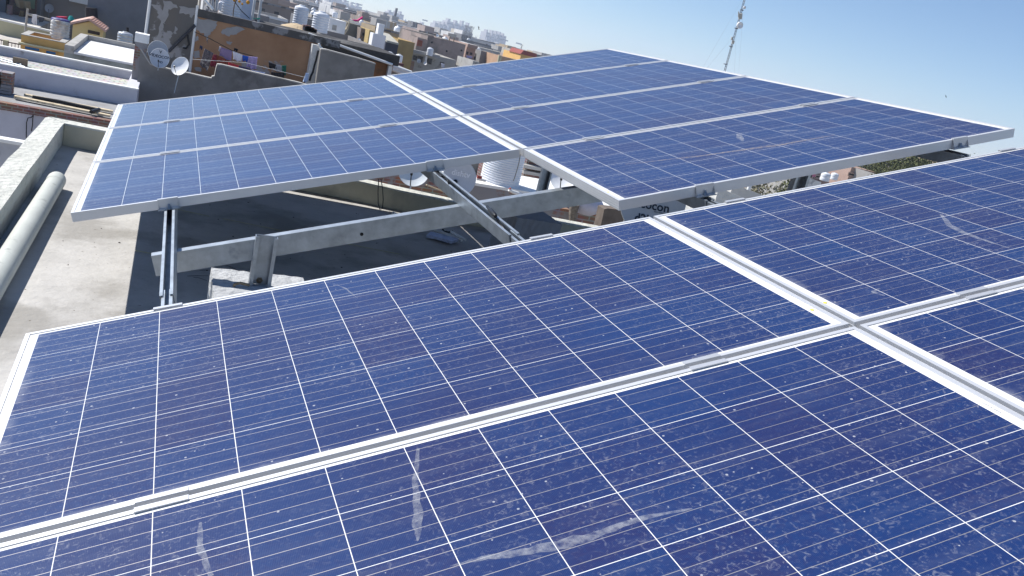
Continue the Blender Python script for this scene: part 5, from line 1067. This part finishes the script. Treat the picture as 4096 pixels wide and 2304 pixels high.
tree('big olive tree at the right end of the slit, left half', g32(1700, 300), 70, 4.5, 6, 3, 8000, .13); tree('big olive tree at the right end of the slit, right half', g32(1950, 340), 76, 6.0, 7, 4, 10000, .13); tree('low olive tree beside the greige building', g32(1610, 420), 66, 2.6, 4, 5, 3600, .12)
Y = 40
wall('sunlit rough white wall below the shaded balcony in the right slit', [g32(60, 650), g32(110, 665), g32(340, 750), g32(340, 950), g32(60, 950)], Y, .3, M('rough_white_wall2', (.70, .69, .66), .9, .12, 2, stain=(.42, .42, .42), st=(1.2, .58, .06)), low=GZ)
t = house('house', 'purple-brown house with rows of dark windows behind the two round tanks', 'house', aty(g32(0, 640), 74).x, aty(g32(830, 640), 74).x, 74, 84, aty(g32(600, 440), 74).z, M('mauve_brown_plaster', (.24, .19, .19), .9, .1, .5), roofdust)
for a_, b_ in (((100, 590), (190, 700)), ((320, 560), (400, 640)), ((460, 540), (540, 640)), ((590, 515), (630, 600)), ((715, 500), (790, 630)), ((245, 620), (310, 700))): win(t, 74, g32(*a_), g32(*b_), M('pale_frame', (.42, .38, .38), .9), darkglass, fw=.15)
tank('round white tank, left of the pair in the right slit', g32(432, 742), 38, 34, 60, plastic_white, 2, neck=.6); tank('round white tank, right of the pair in the right slit', g32(570, 722), 30, 28, 62, plastic_white, 2, neck=.6)
cloth('pink cloth hung in the dark opening of the purple-brown house', [g32(205, 598), g32(255, 600), g32(245, 670), g32(190, 660)], 73.5, M('pink_cloth', (.55, .22, .34), .9), 'cloth')
t = house('house', 'orange-brown house with a large grey roof slab in the right slit', 'house', aty(g32(810, 540), 70).x, aty(g32(1200, 600), 70).x, 70, 78, aty(g32(1000, 545), 70).z, salmon, cement_l)
for a_, b_ in (((770, 580), (860, 670)), ((890, 610), (990, 690))): win(t, 69.9, g32(*a_), g32(*b_), salmon, darkglass, fw=.15)
house('house', 'grey slab-roofed house behind the orange-brown house', 'house', aty(g32(930, 500), 80).x, aty(g32(1480, 560), 80).x, 80, 90, aty(g32(1200, 480), 80).z, M('warm_grey_plaster', (.36, .33, .32), .9, .12, .5), cement_l)
house('house', 'bright white house behind the grey slab-roofed house', 'house', aty(g32(1080, 430), 92).x, aty(g32(1310, 430), 92).x, 92, 100, aty(g32(1200, 370), 92).z, white, roofmem)
t = house('house', 'greige building with tall dark windows next to the olive trees', 'house', aty(g32(1300, 430), 96).x, aty(g32(1600, 430), 96).x, 96, 110, aty(g32(1450, 300), 96).z, M('greige_plaster', (.40, .36, .30), .9, .06, .5), roofdust)
for a_, b_ in (((1345, 375), (1395, 460)), ((1405, 385), (1455, 510))): win(t, 96, g32(*a_), g32(*b_), white, darkglass, fw=.2)
house('house', 'pale grey wall at the left end of the right slit', 'house', aty(g32(-60, 700), 52).x, aty(g32(40, 680), 52).x, 52, 58, aty(g32(0, 620), 52).z, cement_l)

# ---- city beyond
fc = [('grey', M('far_grey', (.33, .32, .31), .9, .15, .3)), ('cream', M('far_cream', (.42, .39, .34), .9, .15, .3)), ('pinkish', M('far_pink', (.33, .27, .25), .9, .15, .3)), ('pale', M('far_white', (.55, .55, .55), .9, .1, .3)), ('brown', M('far_brown', (.26, .21, .18), .9, .15, .3)), ('dark grey', M('far_dark', (.17, .17, .18), .9, .15, .3)), ('ochre', M('far_ochre', (.36, .28, .18), .9, .15, .3))]
rc = random.Random(21); Yc = 72.0; nh = 0; tanks_far = []
def xrange_at(Y): return 0, aty((2350, 215), Y).x
winm = darkglass
while Yc < 1350:
    step = 9 + Yc * .085; xL_, xR_ = aty((790, 20), Yc).x, aty((2300, 215), Yc).x
    if Yc < 140: xR_ = aty((1270, 60), Yc).x
    x = xL_ + rc.uniform(0, 4)
    while x < xR_:
        wd = rc.uniform(3.8, 8.5) * (1 + Yc / 330); dp = rc.uniform(.5, .8) * step
        zt = rc.choice((-4.6, -3.6, -3.0, -2.4, -1.8, -1.1)) + rc.uniform(-.4, .4) - (.6 if Yc < 140 else 0)
        if Yc > 300: zt += rc.uniform(-.5, 1.2)
        if rc.random() < .06 and Yc > 160: zt += 2.0
        zt = min(zt, .2 if Yc < 500 else 1.2)
        cn, cmt = fc[int(rc.random() ** 1.2 * len(fc))]
        x1_ = min(x + wd * .93, xR_ + 2)
        band = 'nearer' if Yc < 220 else ('middle' if Yc < 600 else 'farthest')
        t = house('house', '%s flat-roofed house among the %s roofs of the hazy city' % (cn, band), 'house', x, x1_, Yc, Yc + dp, zt, cmt, roofdust, par=.8 if Yc < 300 else .3, th=.3, group='%s houses of the hazy city, %s roofs' % (cn, band)); nh += 1
        if Yc < 460:
            nw = rc.randint(1, 4); fz = rc.choice((.7, 1.1, 1.5))
            for fl_ in range(2):
                for k in range(nw):
                    if rc.random() < .25: continue
                    wx = x + (x1_ - x) * (k + .5 + rc.uniform(-.15, .15)) / nw; wz = zt - 1.2 - fl_ * 2.9; ww = rc.uniform(.25, .6); wh = rc.choice((.9, 1.2, 2.0))
                    if ww * 2 * nw > (x1_ - x) * .8: continue
                    MB().box(wx - ww, wx + ww, Yc - .06, Yc - .004, wz - wh, wz).build('window', winm, t)
            if rc.random() < .45: MB().box(x + .1, x1_ - .1, Yc - 1.0, Yc - .07, zt - 3.6, zt - 3.35).build('balcony', rc.choice(fc)[1], t)
            if rc.random() < .5: MB().box(x, x1_, Yc - .12, Yc - .004 - .06, zt - .35, zt - .02).build('coping', rc.choice((whitewash, sooty, fc[5][1])), t)
            for k in range(rc.randint(0, 3)):
                px_ = rc.uniform(x + .3, x1_ - .3); py_ = Yc + rc.uniform(.3, .8) * dp; MB().box(px_, px_ + .09, py_, py_ + .09, zt - 1, zt + rc.uniform(.8, 2.2)).build('pole', galv, t)
        if rc.random() < .6 and Yc < 700: tanks_far.append((x + rc.uniform(.2, .8) * (x1_ - x), Yc + dp * rc.uniform(.2, .7), zt - (.8 if Yc < 300 else .3)))
        if rc.random() < .5 and Yc < 700:
            bx = x + rc.uniform(.1, .5) * (x1_ - x); zr_ = zt - (.8 if Yc < 300 else .3)
            MB().box(bx, bx + wd * .3, Yc + dp * .4, Yc + dp * .85, zr_, zr_ + 2.3).build('stair_room', cmt, t)
        x += wd * rc.uniform(.95, 1.25)
    Yc += step
proto = None
for i, (x, y, z) in enumerate(tanks_far[:150]):
    s = rc.uniform(.85, 1.2)
    if proto is None:
        proto = MB().lathe((0, 0, 0), [(.001, 0), (.62, 0), (.62, 1.1), (.5, 1.3), (.25, 1.4), (.25, 1.5), (.001, 1.5)], 12).build('water_tank', plastic_white, local=True)
        o = proto
    else: o = proto.copy(); COL.objects.link(o)
    o.location = (x, y, z); o.scale = (s, s, s); tag(o, 'tiny white water tank on a roof in the hazy city', 'water tank', 'tiny tanks on the hazy city roofs')
# houses hidden from the photo by the panels, so that the town goes on to the right
for i in range(46):
    an = math.radians(rc.uniform(38, 78)); D_ = rc.choice((95, 125, 160, 210, 280, 380)) * rc.uniform(.9, 1.1); x = D_ * math.sin(an); y = D_ * math.cos(an)
    cn, cmt = fc[int(rc.random() * len(fc))]; wd = rc.uniform(7, 12) * (1 + D_ / 500); zt = rc.uniform(-4.4, -1.6)
    t = house('house', '%s flat-roofed house on the right side of the town, behind the panels' % cn, 'house', x, x + wd, y, y + wd, zt, cmt, roofdust, par=.8, th=.3, group='%s houses on the right side of the town' % cn)
    for k in range(2): MB().box(x + wd * (.2 + .45 * k), x + wd * (.36 + .45 * k), y - .06, y - .004, zt - 3.2, zt - 1.8).build('window', winm, t)
# towers in the haze
tw = M('tower_concrete', (.36, .35, .36), .9, .05, .01); TY = 1900
towers = [((1060, 60), (1100, -60)), ((1120, 70), (1160, -30)), ((1190, 90), (1290, 0)), ((1300, 105), (1380, 30)), ((1400, 170), (1470, 70)), ((1480, 190), (1590, 95))]
def tower(cf, bl, tr, lb, grp, Y=TY, n=2, steps=3):
    a, b = aty(cf(bl[0], tr[1]), Y), aty(cf(tr[0], tr[1] + (tr[0] - bl[0]) * .24), Y); x0, x1 = min(a.x, b.x), max(a.x, b.x); zt = b.z
    t = thing('tower_block', lb, 'tower block', ((x0 + x1) / 2, Y, GZ), grp); w_ = (x1 - x0)
    mb = MB(); rs = random.Random(int(x0)); mb.box(x0 + w_ * .05, x1 - w_ * .05, Y, Y + 40, GZ, zt)
    for i in range(steps):
        c = x0 + w_ * (i + .5) / steps; mb.box(c - w_ * .10, c + w_ * .10, Y - 6, Y - .2, GZ, zt - rs.uniform(4, 12))
    mb.box(x0 + w_ * .3, x0 + w_ * .6, Y + 8, Y + 30, zt + .1, zt + rs.uniform(4, 9)); mb.build('shaft', tw, t)
    nf = int((zt - 0) / 7); mb = MB()
    for f in range(max(nf, 1)): mb.box(x0 + w_ * .07, x1 - w_ * .07, Y - .15, Y - .02, 6 + f * 7, 8.5 + f * 7)
    mb.build('window_bands', M('tower_glass', (.10, .11, .13), .4, .05), t)
G_ = 'hazy apartment towers on the skyline'
side = ['first', 'second', 'third', 'fourth', 'fifth', 'sixth', 'seventh', 'eighth']
for i, (x0, x1, yb_, yt) in enumerate(((1035, 1080, 80, -60), (1095, 1150, 90, -50), (1170, 1270, 110, -10), (1280, 1375, 130, 25), (1395, 1470, 170, 72), (1475, 1585, 190, 90))): tower(c3, (x0, yb_), (x1, yt), 'pale hazy apartment tower, %s from the left at the top edge' % side[i], G_)
for i, (x0, x1, yb_, yt) in enumerate(((185, 262, 290, 160), (272, 330, 310, 180), (335, 402, 320, 190))): tower(c4, (x0, yb_), (x1, yt), 'pale hazy tower, %s of three beside the thin chimney stack' % side[i], G_)
for i, (x0, x1, yb_, yt) in enumerate(((825, 878, 490, 320), (885, 930, 500, 335), (935, 985, 510, 345), (990, 1085, 540, 285), (1092, 1178, 560, 312), (1186, 1262, 560, 330), (1270, 1330, 570, 360))): tower(c4, (x0, yb_), (x1, yt), 'pale hazy tower, %s from the left in the middle skyline cluster' % side[i], G_, steps=2)
for i, (x0, x1, yb_, yt) in enumerate(((1530, 1590, 680, 440), (1600, 1660, 700, 470), (1665, 1705, 700, 458), (1712, 1752, 700, 486), (1758, 1808, 700, 488))): tower(c4, (x0, yb_), (x1, yt), 'pale hazy tower, %s from the left in the right skyline cluster' % side[i], G_, steps=2)
for i, (x0, x1, yb_, yt) in enumerate(((630, 715, 440, 342), (1650, 1820, 720, 610), (1900, 1990, 790, 715))): tower(c4, (x0, yb_), (x1, yt), 'broad low hazy block, %s from the left below the towers' % side[i], 'low hazy blocks on the skyline', Y=1700)
# birds
def bird(q, lb, s=.35):
    P = aty(q, 45); t = MB(); t.extr([P, P + Vector((s, .1, .12)), P + Vector((s * .2, 0, .05)), P + Vector((-s * .8, .1, .16)), ], (0, .05, .02)); t.tube([P + Vector((-.06, -.1, 0)), P + Vector((.12, .15, .03))], .012, 6)
    tag(t.build('bird', black, loc=P), lb, 'bird')
bird(c4(1425, 405), 'small dark bird flying right of the middle towers', .05); bird((3785, 390), 'small dark bird high in the blue sky at right', .05)
# ---- haze
hz = MB().box(-1200, 2600, -800, 2400, GZ - 1.6, 95)
hm = bpy.data.materials.new('haze'); hm.use_nodes = True; N = hm.node_tree.nodes; N.remove(N['Principled BSDF']); pv = N.new('ShaderNodeVolumePrincipled'); pv.inputs['Color'].default_value = (.74, .84, 1.0, 1); pv.inputs['Density'].default_value = .0003; pv.inputs['Anisotropy'].default_value = .3
hm.node_tree.links.new(pv.outputs[0], N['Material Output'].inputs['Volume'])
tag(hz.build('haze', hm), kind='stuff')
